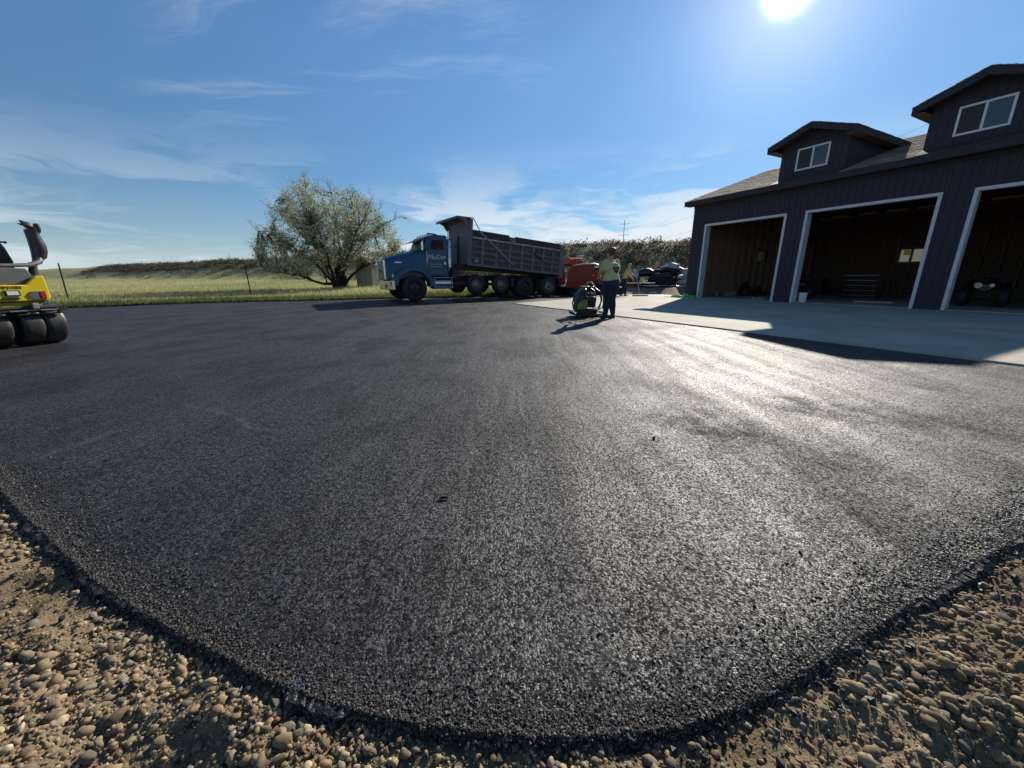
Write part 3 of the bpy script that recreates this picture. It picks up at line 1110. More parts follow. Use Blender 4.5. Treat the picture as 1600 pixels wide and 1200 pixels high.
M_TRUSS = mat('shaded_lumber', (0.035, 0.026, 0.02), .85, var=.2)  # lumber blackened in its colour to stand in for shade overhead
M_DARK = mat('dark_metal', (0.022, 0.022, 0.024), .5, metal=.3, var=.2)
M_BLACK = mat('black_plastic', (0.012, 0.012, 0.013), .45, var=.2)
M_STEEL = mat('worn_steel', (0.30, 0.30, 0.31), .45, metal=.8, var=.25, vscale=9)
M_GALV = mat('galvanised', (0.42, 0.43, 0.44), .42, metal=.75, var=.2, vscale=8)
M_RUBBER = mat('rubber', (0.016, 0.016, 0.017), .72, var=.25, vscale=7, bump=.15, bscale=60, dirt=((.09, .08, .07), 5, .35))
M_BROWNDIRT = mat('dusty_black', (0.03, 0.029, 0.028), .7, var=.3, vscale=6, dirt=((.12, .10, .08), 4, .4))


def glass_mat(name, tint, rough=.03):
    m = bpy.data.materials.new(name)
    m.use_nodes = True
    t = NT(m.node_tree)
    p = m.node_tree.nodes['Principled BSDF']
    p.inputs['Base Color'].default_value = (*tint, 1)
    p.inputs['Roughness'].default_value = rough
    p.inputs['Specular IOR Level'].default_value = .7
    tr = t.n('ShaderNodeBsdfTransparent')
    tr.inputs[0].default_value = (.75, .8, .8, 1)
    lw = t.n('ShaderNodeFresnel')
    lw.inputs[0].default_value = 1.5
    mx = t.n('ShaderNodeMixShader')
    t.put(mx, 0, t.m('ADD', lw.outputs[0], .25, clamp=True))
    t.l.new(tr.outputs[0], mx.inputs[1])
    t.l.new(p.outputs[0], mx.inputs[2])
    t.l.new(mx.outputs[0], m.node_tree.nodes['Material Output'].inputs[0])
    MATS[name] = m
    return m


M_GLASS = glass_mat('window_glass', (.03, .035, .04))
M_TRACK = mat('track_white', (.55, .55, .56), .5, var=.1)
M_SCREEN = mat('insect_screen', (0.028, 0.028, 0.03), .6)
M_PANE = mat('pane_glass', (0.045, 0.055, 0.075), .06, spec=.8)

GL, GDEP, GZE = 13.62, 11.18, 4.41           # length, depth, top of the eave
SLOPE = 2.0 / 6.04
DOORS = [(.67, 4.23), (4.88, 8.46), (9.09, 12.66)]
DOOR_H = 3.37
DORM = [4.755, 8.855]
DHW, DTIP, DZT, DZP = 1.085, 1.38, 5.73, 6.225
WALL_T = 4.24

garage = empty('garage', (GX, GY, 0), G_ROT, 'dark charcoal three bay garage with white door trim and two dormers', 'garage')


def roofz(y):
    return GZE + (y + .45) * SLOPE


# structural walls (framing and sheathing)
w = MB()
edges = [0.0] + [e for d_ in DOORS for e in d_] + [GL]
for a, b in zip(edges[0::2], edges[1::2]):
    w.box(a + .002, b - .002, .001, .14, .0, WALL_T)
for a, b in DOORS:
    w.box(a - .002, b + .002, .0012, .1398, DOOR_H, WALL_T)
w.build('front_wall', M_OSB, garage)
BW = (4.03, 5.06, 1.66, 2.42)                 # back wall window
w = MB()
y0, y1 = 11.05, 11.18
w.box(0, BW[0], y0, y1, 0, WALL_T).box(BW[1], GL, y0, y1, 0, WALL_T).box(BW[0], BW[1], y0 + .001, y1 - .001, 0, BW[2]).box(BW[0], BW[1], y0 + .001, y1 - .001, BW[3], WALL_T)
w.build('back_wall', M_SHADEW, garage)
LW = (5.40, 6.50, 1.80, 2.42)                 # window in the far end wall
w = MB()
gable = roofz(GDEP / 2) - .1
def end_wall(x0, x1, win):
    q = MB()
    if win:
        q.prism([(0, 0), (win[0], 0), (win[0], WALL_T), (0, WALL_T)], 'x', x0, x1)
        q.prism([(win[1], 0), (GDEP, 0), (GDEP, WALL_T), (win[1], WALL_T)], 'x', x0, x1)
        q.box(x0 + .001, x1 - .001, win[0], win[1], 0, win[2])
        q.box(x0 + .001, x1 - .001, win[0], win[1], win[3], WALL_T)
    else:
        q.prism([(0, 0), (GDEP, 0), (GDEP, WALL_T), (0, WALL_T)], 'x', x0, x1)
    q.prism([(0, WALL_T), (GDEP, WALL_T), (GDEP / 2, gable)], 'x', x0, x1)
    return q
end_wall(.001, .02, LW).build('end_wall', M_OSB, garage)
end_wall(GL - .02, GL - .001, None).build('end_wall', M_OSB, garage)
# siding on the far end (outside)
end_wall(-.022, -.002, LW).build('end_siding', M_SIDE, garage)
end_wall(GL + .002, GL + .022, None).build('end_siding', M_SIDE, garage)
# studs
for k in range(18):
    y = .35 + k * .61
    if LW[0] - .02 < y < LW[1] + .02:
        for z0, z1 in ((.09, LW[2] - .04), (LW[3] + .04, 4.16)):
            MB().box(.021, .16, y, y + .04, z0, z1).build('stud', M_STUD, garage)
    else:
        MB().box(.021, .16, y, y + .04, .09, 4.16).build('stud', M_STUD, garage)
for k in range(22):
    x = .3 + k * .61
    if BW[0] - .05 < x < BW[1] + .02:
        for z0, z1 in ((.09, BW[2] - .04), (BW[3] + .04, 4.16)):
            MB().box(x, x + .04, 10.92, 11.049, z0, z1).build('stud', M_STUD, garage)
    else:
        MB().box(x, x + .04, 10.92, 11.049, .09, 4.16).build('stud', M_STUD, garage)
MB().box(.021, .16, .15, 11.04, .046, .088).build('sill_plate', M_STUD, garage)
MB().box(.021, .159, .15, 11.04, 4.162, 4.235).build('top_plate', M_STUD, garage)
MB().box(.021, .152, .15, 11.04, 2.93, 2.97).build('blocking', M_STUD, garage)
MB().box(.16, GL - .03, 10.92, 11.048, .046, .088).build('sill_plate', M_STUD, garage)
MB().box(.16, GL - .03, 10.921, 11.048, 4.162, 4.235).build('top_plate', M_STUD, garage)
for k in range(11):
    x = .62 + k * 1.22
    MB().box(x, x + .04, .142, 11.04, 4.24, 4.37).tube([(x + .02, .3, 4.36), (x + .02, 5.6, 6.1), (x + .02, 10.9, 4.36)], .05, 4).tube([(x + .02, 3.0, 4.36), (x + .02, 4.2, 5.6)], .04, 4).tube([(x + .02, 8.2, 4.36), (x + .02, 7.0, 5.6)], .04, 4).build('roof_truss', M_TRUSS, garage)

MB().box(.03, GL - .03, .15, 11.04, 4.375, 4.385).build('added_shade_sheet', M_TRUSS, garage)  # added dark sheet, hides the lit roof underside so the bays stay black
# siding boards of the front, one by one, with grooves between
PITCH = .2035
def clip_board(u0, u1, z0, z1, y=0.0):
    return MB().box(u0 + .004, u1 - .004, y - .019, y - .001, z0, z1)

u = 0.0
while u < GL - .01:
    un = min(u + PITCH, GL)
    cuts = [u] + sorted(e for d_ in DOORS for e in d_ if u + .012 < e < un - .012) + [un]
    for a, b in zip(cuts[:-1], cuts[1:]):
        mid = (a + b) / 2
        over = any(d0 < mid < d1 for d0, d1 in DOORS)
        clip_board(a, b, DOOR_H if over else .03, WALL_T - .002).build('siding_board', M_SIDE, garage, bevel=.003)
    u = un
MB().box(.004, GL - .004, -.0032, -.0006, DOOR_H + .01, WALL_T - .004).build('sheathing_wrap', M_BLACK, garage)

# white door trim: jambs wrap the opening, header across
for a, b in DOORS:
    for x0, x1 in ((a - .002, a + .085), (b - .085, b + .002)):
        MB().box(x0, x1, -.045, -.0205, .028, DOOR_H - .0852).build('door_casing', M_WHITE, garage, bevel=.003)
    MB().box(a - .002, b + .002, -.046, -.0205, DOOR_H - .085, DOOR_H + .004).build('door_header', M_WHITE, garage, bevel=.003)
    MB().box(a + .0005, a + .05, -.0203, .17, .03, DOOR_H - .0855).build('door_jamb', M_WHITE, garage, bevel=.003)
    MB().box(b - .05, b - .0005, -.0203, .17, .03, DOOR_H - .0855).build('door_jamb', M_WHITE, garage, bevel=.003)
    for x0, x1 in ((a + .002, a + .052), (b - .052, b - .002)):
        MB().box(x0, x1, .1712, .34, .046, DOOR_H - .09).build('door_track', M_TRACK, garage, bevel=.004)
    MB().box(a + .0512, b - .0512, -.0203, .169, DOOR_H - .0849, DOOR_H - .045).build('head_jamb', M_WHITE, garage, bevel=.003)

# eaves
MB().box(-.25, GL + .25, -.452, -.425, GZE - .205, GZE - .012).build('fascia', M_FASC, garage, bevel=.004)
MB().box(-.248, GL + .248, -.4245, -.0195, GZE - .19, GZE - .172).build('soffit', M_FASC, garage)
MB().box(-.005, GL + .005, -.06, -.0197, WALL_T - .12, GZE - .1905).build('frieze_board', M_FASC, garage, bevel=.003)
MB().box(-.25, GL + .25, GDEP + .425, GDEP + .452, GZE - .205, GZE - .012).build('fascia', M_FASC, garage)
for x0, x1 in ((-.252, -.225), (GL + .225, GL + .252)):
    r_ = MB()
    r_.prism([(-.4245, GZE - .20), (-.4245, GZE - .012), (GDEP / 2, roofz(GDEP / 2) - .02), (GDEP / 2, roofz(GDEP / 2) - .21)], 'x', x0, x1)
    r_.prism([(GDEP + .4245, GZE - .20), (GDEP + .4245, GZE - .012), (GDEP / 2, roofz(GDEP / 2) - .02), (GDEP / 2, roofz(GDEP / 2) - .21)], 'x', x0, x1)
    r_.build('rake_board', M_FASC, garage)
# deck + shingles
M_SHING = attr_mat('asphalt_shingle', rough=.92, spec=.15, bump=.5, bscale=160)
dk = MB()
rz = roofz(GDEP / 2)
dk.prism([(-.45, GZE - .012), (GDEP / 2, rz - .02), (GDEP + .45, GZE - .012), (GDEP + .42, GZE - .05), (GDEP / 2, rz - .09), (-.42, GZE - .05)], 'x', -.2255, GL + .2255)
dk.build('roof_deck', M_TRUSS, garage)
tabv = np.array([(x, y, z) for x in (0, 1) for y in (0, 1) for z in (0, 1)], float)
tabf = np.array([(0, 1, 3, 2), (4, 6, 7, 5), (0, 4, 5, 1), (2, 3, 7, 6), (0, 2, 6, 4), (1, 5, 7, 3)])
SHP = np.array([(.23, .185, .135), (.29, .24, .18), (.19, .155, .115), (.26, .20, .14), (.33, .28, .215)])


def shingle_plane(org, au, av, nrm, lu, lv, course=.145, tab=.30):
    """tabs laid in courses on a slope: origin at the eave, au along, av up-slope"""
    P_, A_, C_ = [], [], []
    nc = int(lv / course)
    for j in range(nc):
        x = -random.random() * tab
        while x < lu:
            w_ = tab * random.uniform(.7, 1.3)
            x0, x1 = max(x, 0), min(x + w_ - .006, lu)
            if x1 - x0 > .02:
                o_ = org + au * x0 + av * (j * course) + nrm * .004
                lift = nrm * .018
                P_.append(o_)
                A_.append(np.stack([au * (x1 - x0), av * (course * 1.35) - nrm * .012, lift * random.uniform(.8, 1.5)], 1))
                C_.append(SHP[random.randrange(5)] * random.uniform(.85, 1.15))
            x += w_
    return P_, A_, C_


def shingles(planes, parent):
    P_, A_, C_ = [], [], []
    for pl in planes:
        a, b, c = shingle_plane(*pl)
        P_ += a; A_ += b; C_ += c
    o = mass('shingles', tabv, tabf, np.array(A_), np.array(P_), np.array(C_), M_SHING, parent)
    return tag(o, kind='stuff')


def uv(v):
    v = np.array(v, float)
    return v / np.linalg.norm(v)


avf = uv((0, 1, SLOPE))
LV = math.hypot(GDEP / 2 + .45, rz - GZE)
shingles([(np.array([-.26, -.465, GZE - .012]), np.array([1., 0, 0]), avf, uv((0, -SLOPE, 1)), GL + .52, LV),
          (np.array([GL + .26, GDEP + .465, GZE - .012]), np.array([-1., 0, 0]), uv((0, -1, SLOPE)), uv((0, SLOPE, 1)), GL + .52, LV)], garage)
MB().prism([(GDEP / 2 - .15, rz - .03), (GDEP / 2, rz + .03), (GDEP / 2 + .15, rz - .03), (GDEP / 2, rz - .015)], 'x', -.26, GL + .26).build('ridge_cap', mat('ridge_shingle', (.20, .165, .125), .9, var=.3, vscale=8), garage)

# dormers
DS = (DZP - DZT) / DTIP
def dormer(c):
    dz = lambda s: DZP - DS * abs(s)
    y_ridge = (DZP - GZE) / SLOPE - .45 + .1
    y_eave = (DZT - GZE) / SLOPE - .45 + .1
    parts = []
    d_ = empty('dormer', (0, 0, 0))
    d_.parent = garage
    n_b = int(round(2 * DHW / PITCH))
    bw_ = 2 * DHW / n_b
    zb = roofz(0.0) - .06
    # face boards follow the rake
    for i in range(n_b):
        a, b = -DHW + i * bw_, -DHW + (i + 1) * bw_
        poly = [(c + a + .003, zb), (c + b - .003, zb), (c + b - .003, dz(b) - .14)]
        if a < -1e-6 < b - 1e-6 and a * b < 0:
            poly.append((c, dz(0) - .14))
        poly.append((c + a + .003, dz(a) - .14))
        MB().prism(poly, 'y', -.02, -.001).build('siding_board', M_SIDE, d_, bevel=.003)
    MB().prism([(c - DHW + .004, zb), (c + DHW - .004, zb), (c + DHW - .004, dz(DHW) - .15), (c, dz(0) - .15), (c - DHW + .004, dz(DHW) - .15)], 'y', -.0008, .05).build('face_wall', M_BLACK, d_)
    MB().prism([(-.475, GZE + .012), (-.02, roofz(-.02) + .075), (-.02, roofz(-.02) + .035), (-.475, GZE - .004)], 'x', c - DHW - .02, c + DHW + .02).build('apron_flashing', M_FASC, d_)
    # cheek boards
    for s in (-1, 1):
        x0, x1 = (c + s * DHW - .019, c + s * DHW - .001) if s > 0 else (c + s * DHW + .001, c + s * DHW + .019)
        if s > 0:
            x0, x1 = c + DHW + .0005, c + DHW + .019
        else:
            x0, x1 = c - DHW - .019, c - DHW - .0005
        y = .0
        while y < 3.5:
            yb = min(y + PITCH, 3.7)
            zt = dz(DHW) - .14
            if roofz(y) < zt:
                MB().prism([(y + .003, roofz(y) - .05), (yb - .003, roofz(yb) - .05), (yb - .003, max(zt, roofz(yb) - .04)), (y + .003, zt)], 'x', x0, x1).build('siding_board', M_SIDE, d_, bevel=.003)
            y = yb
    # roof slabs, rake fascia, eave fascia
    for s in (-1, 1):
        q = MB()
        q.add([(c, -.45, DZP), (c + s * DTIP, -.45, DZT), (c + s * DTIP, y_eave, DZT), (c, y_ridge, DZP),
               (c, -.45, DZP - .05), (c + s * DTIP, -.45, DZT - .05), (c + s * DTIP, y_eave, DZT - .05), (c, y_ridge, DZP - .05)],
              [(0, 1, 2, 3), (4, 7, 6, 5), (0, 4, 5, 1), (1, 5, 6, 2), (2, 6, 7, 3), (3, 7, 4, 0)])
        q.build('roof_slab', M_FASC, d_)
        MB().prism([(c + s * .0005, DZP - .004), (c + s * DTIP, DZT - .004), (c + s * DTIP, DZT - .185), (c + s * .0005, DZP - .185)], 'y', -.478, -.452).build('rake_fascia', M_FASC, d_, bevel=.003)
        MB().box(min(c + s * DTIP, c + s * (DTIP + .022)), max(c + s * DTIP, c + s * (DTIP + .022)), -.478, y_eave, DZT - .185, DZT - .004).build('eave_fascia', M_FASC, d_, bevel=.003)
        xs_ = sorted((c + s * (DHW + .02), c + s * (DTIP - .001)))
        MB().box(xs_[0], xs_[1], -.451, y_eave - .1, DZT - .18, DZT - .165).build('soffit', mat('soffit_ply', (.20, .14, .085), .8, var=.25), d_)
        xs_ = sorted((c, c + s * DHW))
        q = MB()
        q.add([(c, -.4515, dz(0) - .145), (c + s * DHW, -.4515, dz(DHW) - .145), (c + s * DHW, -.021, dz(DHW) - .145), (c, -.021, dz(0) - .145),
               (c, -.4515, dz(0) - .13), (c + s * DHW, -.4515, dz(DHW) - .13), (c + s * DHW, -.021, dz(DHW) - .13), (c, -.021, dz(0) - .13)],
              [(0, 1, 2, 3), (4, 7, 6, 5), (0, 4, 5, 1), (1, 5, 6, 2), (2, 6, 7, 3), (3, 7, 4, 0)])
        q.build('rake_soffit', M_FASC, d_)
    pls = []
    for s in (-1, 1):
        o_ = np.array([c + s * (DTIP + .03), -.49 if s > 0 else y_eave, DZT + .002])
        au = np.array([0., 1, 0]) if s > 0 else np.array([0., -1, 0])
        pls.append((o_, au, uv((-s, 0, DS)), uv((s * DS, 0, 1)), y_eave + .49, math.hypot(DTIP + .03, DZP - DZT)))
    shingles(pls, d_)
    # white slider window
    win = empty('window', (0, 0, 0))
    win.parent = d_
    x0, x1, z0, z1 = c - .525, c + .525, 4.815, 5.555
    f_ = .055
    MB().box(x0, x1, -.05, -.0205, z1 - f_, z1).build('frame', M_VINYL, win, bevel=.004)
    MB().box(x0, x1, -.05, -.0205, z0, z0 + f_).build('frame', M_VINYL, win, bevel=.004)
    MB().box(x0, x0 + f_, -.05, -.0205, z0 + f_ + .001, z1 - f_ - .001).build('frame', M_VINYL, win, bevel=.004)
    MB().box(x1 - f_, x1, -.05, -.0205, z0 + f_ + .001, z1 - f_ - .001).build('frame', M_VINYL, win, bevel=.004)
    MB().box(c - .028, c + .028, -.048, -.0205, z0 + f_ + .001, z1 - f_ - .001).build('mullion', M_VINYL, win, bevel=.004)
    MB().box(x0 + f_, c - .03, -.032, -.0215, z0 + f_, z1 - f_).build('pane', M_SCREEN, win)
    MB().box(c + .03, x1 - f_, -.032, -.0215, z0 + f_, z1 - f_).build('pane', M_PANE, win)


for c in DORM:
    dormer(c)

# windows seen through the doors: glass with paper labels still on
M_PAPER = bpy.data.materials.new('window_label_paper')
M_PAPER.use_nodes = True
_t2 = NT(M_PAPER.node_tree)
_tr = _t2.n('ShaderNodeBsdfTranslucent')
_tr.inputs[0].default_value = (.80, .78, .70, 1)
_mx = _t2.n('ShaderNodeMixShader')
_mx.inputs[0].default_value = .8
M_PAPER.node_tree.nodes['Principled BSDF'].inputs['Base Color'].default_value = (.75, .74, .70, 1)
_t2.l.new(M_PAPER.node_tree.nodes['Principled BSDF'].outputs[0], _mx.inputs[1])
_t2.l.new(_tr.outputs[0], _mx.inputs[2])
_t2.l.new(_mx.outputs[0], M_PAPER.node_tree.nodes['Material Output'].inputs[0])
M_YPAPER = M_PAPER.copy()
M_YPAPER.name = 'yellow_label_paper'
for n__ in M_YPAPER.node_tree.nodes:
    if n__.type == 'BSDF_TRANSLUCENT':
        n__.inputs[0].default_value = (.80, .66, .10, 1)
    if n__.type == 'BSDF_PRINCIPLED':
        n__.inputs['Base Color'].default_value = (.75, .6, .08, 1)
wb = empty('window'); wb.parent = garage
x0, x1, z0, z1 = BW
for a, b, c_, d_ in ((x0, x1, z1 - .05, z1), (x0, x1, z0, z0 + .05), (x0, x0 + .05, z0 + .051, z1 - .051), (x1 - .05, x1, z0 + .051, z1 - .051), ((x0 + x1) / 2 - .03, (x0 + x1) / 2 + .03, z0 + .051, z1 - .051)):
    MB().box(a, b, 11.06, 11.14, c_, d_).build('frame', M_STUD, wb)
MB().box(x0 + .05, x1 - .05, 11.09, 11.098, z0 + .05, z1 - .05).build('pane', M_GLASS, wb)
MB().box(x0 + .09, x0 + .46, 11.084, 11.0865, z0 + .08, z1 - .09).build('paper_label', M_PAPER, wb)
MB().box(x0 + .20, x0 + .45, 11.080, 11.083, z0 + .40, z1 - .10).build('paper_label', M_YPAPER, wb)
MB().box(x1 - .45, x1 - .08, 11.084, 11.0865, z0 + .08, z1 - .09).build('paper_label', M_PAPER, wb)
wl = empty('window'); wl.parent = garage
y0, y1, z0, z1 = LW
for a, b, c_, d_ in ((y0, y1, z1 - .05, z1), (y0, y1, z0, z0 + .05), (y0, y0 + .05, z0 + .051, z1 - .051), (y1 - .05, y1, z0 + .051, z1 - .051), ((y0 + y1) / 2 - .03, (y0 + y1) / 2 + .03, z0 + .051, z1 - .051)):
    MB().box(-.02, .06, a, b, c_, d_).build('frame', M_STUD, wl)
MB().box(.005, .012, y0 + .05, y1 - .05, z0 + .05, z1 - .05).build('pane', M_GLASS, wl)
MB().box(.014, .017, y0 + .06, y0 + .72, z0 + .06, z1 - .06).build('paper_label', M_PAPER, wl)
MB().box(.0135, .0138, y0 + .1, y0 + .25, z0 + .1, z0 + .22).build('paper_label', M_YPAPER, wl)
# outlet boxes / switch
MB().box(.16, .21, 6.2, 6.4, 1.05, 1.2).build('switch_box', M_GALV, garage, bevel=.004)


# ---- things kept inside the bays and round the doors (garage-local placement)
def gpos(u, w, z=0.0):
    x, y = gxy(u, w)
    return (x, y, z)


def g_thing(name, u, y_in, rz, label, cat, z=.045, group=None):
    return empty(name, gpos(u, -y_in, z), G_ROT + rz, label, cat, group)


def atv(t_, body, seat=True):
    for sx_ in (-1, 1):
        for sy_ in (-.62, .62):
            w_ = MB().lathe([(.10, -.12), (.24, -.12), (.30, -.08), (.315, 0), (.30, .08), (.24, .12), (.10, .12)], (sx_ * .42, sy_, .315), 'x', 20, ring=True).build('wheel', M_RUBBER, t_, smooth=True)
            MB().lathe([(0.0, -.128), (.09, -.13), (.13, -.10), (.13, .10), (.09, .13), (0, .128)], (sx_ * .42, sy_, .315), 'x', 14).build('rim', M_DARK, w_, smooth=True)
    MB().loft([((0, -.95, .62), (.16, 0, 0), (0, 0, .10)), ((0, -.75, .66), (.30, 0, 0), (0, 0, .16)), ((0, -.3, .68), (.22, 0, 0), (0, 0, .17)), ((0, .2, .62), (.20, 0, 0), (0, 0, .14)), ((0, .7, .66), (.34, 0, 0), (0, 0, .14)), ((0, .95, .64), (.28, 0, 0), (0, 0, .08))], 14).build('body', body, t_, smooth=True)
    for sx_ in (-1, 1):
        for sy_ in (-.62, .62):
            MB().tube([(sx_ * .42, sy_ - .4, .55), (sx_ * .42, sy_ - .2, .70), (sx_ * .42, sy_, .74), (sx_ * .42, sy_ + .2, .70), (sx_ * .42, sy_ + .4, .55)], .07, 6).build('fender', body, t_, smooth=True)
    MB().loft([((0, -.15, .83), (.10, 0, 0), (0, 0, .03)), ((0, .0, .86), (.15, 0, 0), (0, 0, .07)), ((0, .5, .88), (.17, 0, 0), (0, 0, .07)), ((0, .75, .86), (.12, 0, 0), (0, 0, .03))], 12).build('seat', M_BLACK, t_, smooth=True)
    MB().tube([(-.42, -.22, 1.06), (-.18, -.36, 1.04), (.18, -.36, 1.04), (.42, -.22, 1.06)], .017, 6).tube([(0, -.5, .75), (0, -.36, 1.04)], .025, 6).build('handlebar', M_DARK, t_, smooth=True)
    for sy_, ln in ((-.7, .45), (.72, .5)):
        r_ = MB()
        for k in range(5):
            r_.tube([(-.35, sy_ - ln / 2 + k * ln / 4, .84), (.35, sy_ - ln / 2 + k * ln / 4, .84)], .012, 5)
        r_.tube([(-.35, sy_ - ln / 2, .84), (-.35, sy_ + ln / 2, .84)], .014, 5).tube([(.35, sy_ - ln / 2, .84), (.35, sy_ + ln / 2, .84)], .014, 5)
        r_.build('rack', M_DARK, t_)
    for sx_ in (-.14, .14):
        MB().lathe([(0, -.012), (.055, -.01), (.06, .03), (.045, .05)], (sx_, -.965, .68), 'y', 14).build('headlight', M_GALV, t_, smooth=True)


a_ = g_thing('quad_bike', 3.55, 3.3, R(200), 'dark quad bike with racks parked inside the middle garage bay', 'quad bike')
atv(a_, mat('quad_plastic', (.02, .022, .028), .4, var=.15))
a_ = g_thing('quad_bike', 9.2, 3.0, R(10), 'black quad bike with a bright round headlight inside the nearest garage bay', 'quad bike')
atv(a_, mat('quad_plastic_black', (.013, .013, .015), .4, var=.15))
MB().lathe([(.055, -.02), (.085, -.012), (.085, .012), (.055, .02)], (-.14, -1.01, .68), 'y', 18, ring=True).build('headlight_ring', M_VINYL, a_, smooth=True)
# steel shelving with slatted shelves
sh = g_thing('storage_rack', 4.9, 5.6, 0, 'low dark metal rack with four slatted shelves in the middle bay', 'rack')
for x in (-.62, .62):
    for y in (-.22, .22):
        MB().box(x - .02, x + .02, y - .02, y + .02, 0, 1.05).build('post', M_DARK, sh)
for k in range(5):
    MB().box(-.6, .6, -.24, .24, .12 + k * .22, .14 + k * .22).build('shelf', M_STEEL, sh)
bd_ = g_thing('board', 6.6, 2.4, R(8), 'pale flat board lying on the floor of the middle bay', 'board')
MB().box(-.55, .55, -.12, .12, .0, .045).box(-.5, .6, -.3, -.14, .001, .03).build('plank', mat('plank_wood', (.45, .37, .27), .7, var=.2), bd_)
bk = MB().lathe([(.0, 0), (.125, 0), (.15, .33), (.158, .335), (.158, .36), (.148, .36), (.12, .03), (0, .03)], (0, 0, 0), 'z', 20).build('bucket', M_VINYL, None, smooth=True)
bk.location = gpos(5.10, -.42, .045)
tag(bk, 'white plastic bucket just inside the left jamb of the middle door', 'bucket')
MB().tube([(-.155, 0, .33), (-.11, .02, .20), (0, .03, .14), (.11, .02, .20), (.155, 0, .33)], .005, 5).build('handle', M_STEEL, bk, smooth=True)


def leaning_tool(name, u, y, label, head):
    t_ = g_thing(name, u, y, 0, label, name.split('_')[-1] if '_' in name else name)
    MB().tube([(0, 0, .25), (-.28, .02, 1.55)], .016, 6).build('handle', M_STUD, t_, smooth=True)
    if head == 'shovel':
        MB().loft([((.10, 0, .0), (.03, 0, 0), (0, .006, 0)), ((.075, 0, .10), (.11, 0, 0), (0, .012, 0)), ((.045, 0, .24), (.12, 0, 0), (0, .02, 0)), ((0, 0, .33), (.03, 0, 0), (0, .02, 0))], 10).build('blade', M_STEEL, t_, smooth=True)
    elif head == 'rake':
        r_ = MB().tube([(.0, -.22, .23), (.0, .22, .23)], .014, 6)
        for k in range(9):
            r_.tube([(.0, -.22 + k * .055, .23), (.05, -.22 + k * .055, .02)], .005, 4)
        r_.build('tines', M_STEEL, t_)
    else:
        MB().prism([(-.19, 0), (.19, 0), (.15, .2), (.05, .27), (-.05, .27), (-.15, .2)], 'x', -.04, .04).build('bristles', mat('broom_straw', (.40, .28, .12), .9, var=.3, vscale=40), t_)


leaning_tool('garden_shovel', .62, 1.35, 'shovel leaning on the end wall in the far garage bay', 'shovel')
leaning_tool('garden_rake', .60, 2.35, 'rake leaning between shovel and broom in the far bay', 'rake')
leaning_tool('push_broom', .60, 2.9, 'straw broom leaning beside the dark sacks in the far bay', 'broom')


def sack(t_, c, r_, h):
    rings = []
    for k in range(9):
        f_ = k / 8
        rr_ = r_ * (1.0 if f_ < .55 else 1.0 - (f_ - .55) * 1.85) * (.9 + .1 * math.sin(k * 2.1)) * (0.85 if k == 0 else 1)
        rings.append(((c[0] + .03 * math.sin(k), c[1] + .02 * math.cos(k * 1.3), h * f_), (max(rr_, .03), .02 * math.sin(k * 1.7), 0), (0, max(rr_ * .8, .03), 0)))
    return MB().loft(rings, 14).build(t_, M_BLACK, None, smooth=True)


for nm, u, y, rr_, hh, lab in (('rubbish_sack', .75, 3.6, .30, .75, 'tall black rubbish sack by the end wall of the far bay'), ('rubbish_sack', 1.05, 4.2, .26, .5, 'short black rubbish sack beside the tall one in the far bay')):
    s_ = sack(nm, (0, 0), rr_, hh)
    s_.location = gpos(u, -y, .045)
    tag(s_, lab, 'sack')
fz = g_thing('chest_freezer', 1.6, 8.2, 0, 'dark chest cabinet at the back of the far garage bay', 'cabinet')
MB().box(-.7, .7, -.35, .35, .05, .80).build('body', M_DARK, fz, bevel=.02)
MB().box(-.71, .71, -.36, .36, .805, .88).build('lid', M_DARK, fz, bevel=.02)
MB().box(-.1, .1, -.385, -.36, .74, .79).build('handle', M_GALV, fz)
for k, (u, y) in enumerate(((3.05, .75), (3.35, .70))):
    s_ = MB().loft([((-.13, 0, .03), (0, .03, 0), (0, 0, .03)), ((-.08, 0, .045), (0, .045, 0), (0, 0, .045)), ((.0, 0, .04), (0, .04, 0), (0, 0, .035)), ((.12, 0, .03), (0, .05, 0), (0, 0, .03)), ((.15, 0, .02), (0, .02, 0), (0, 0, .015))], 10).build('work_glove', mat('pale_leather', (.5, .45, .38), .8, var=.2), None, smooth=True)
    s_.location = gpos(u, -y, .045)
    tag(s_, ['pale work glove on the floor of the far bay, the left one', 'pale work glove on the floor of the far bay, the right one'][k], 'glove', 'gloves on the garage floor')

# bright green hose heap with bottles at the far corner of the garage
hose = empty('garden_hose', gpos(.25, .42, .03), G_ROT, 'bright green hose heaped at the far corner of the garage', 'hose')
hp = MB()
for k in range(3):
    pts = []
    for i in range(60):
        a = i * .42
        pts.append((-.45 + k * .45 + (.17 + .05 * math.sin(i * .9 + k)) * math.cos(a) * 1.3, (.14 + .04 * math.sin(i * .7)) * math.sin(a), .02 + .025 * (i // 15) + .012 * math.sin(i * 1.3)))
    hp.tube(pts, .016, 6)
hp.tube([(-.6, -.1, .02), (-.9, -.22, .02), (-1.05, -.12, .02)], .016, 6).build('coil', mat('green_hose', (.10, .55, .06), .4, var=.1), hose, smooth=True)
for k, (x, h_) in enumerate(((-.06, .24), (.13, .20))):
    b_ = MB().lathe([(0, 0), (.045, 0), (.048, .01), (.048, h_ * .62), (.018, h_ * .85), (.018, h_), (0, h_)], (0, 0, 0), 'z', 14).build('bottle', mat('pale_bottle', (.42, .48, .50), .3), None, smooth=True)
    b_.location = gpos(.25 + x, .30, .027)
    tag(b_, ['taller pale bottle standing behind the green hose', 'shorter pale bottle standing behind the green hose'][k], 'bottle', 'bottles by the garage corner')
    MB().lathe([(0, h_), (.021, h_), (.021, h_ + .025), (0, h_ + .025)], (0, 0, 0), 'z', 10).build('cap', M_BLACK, b_)

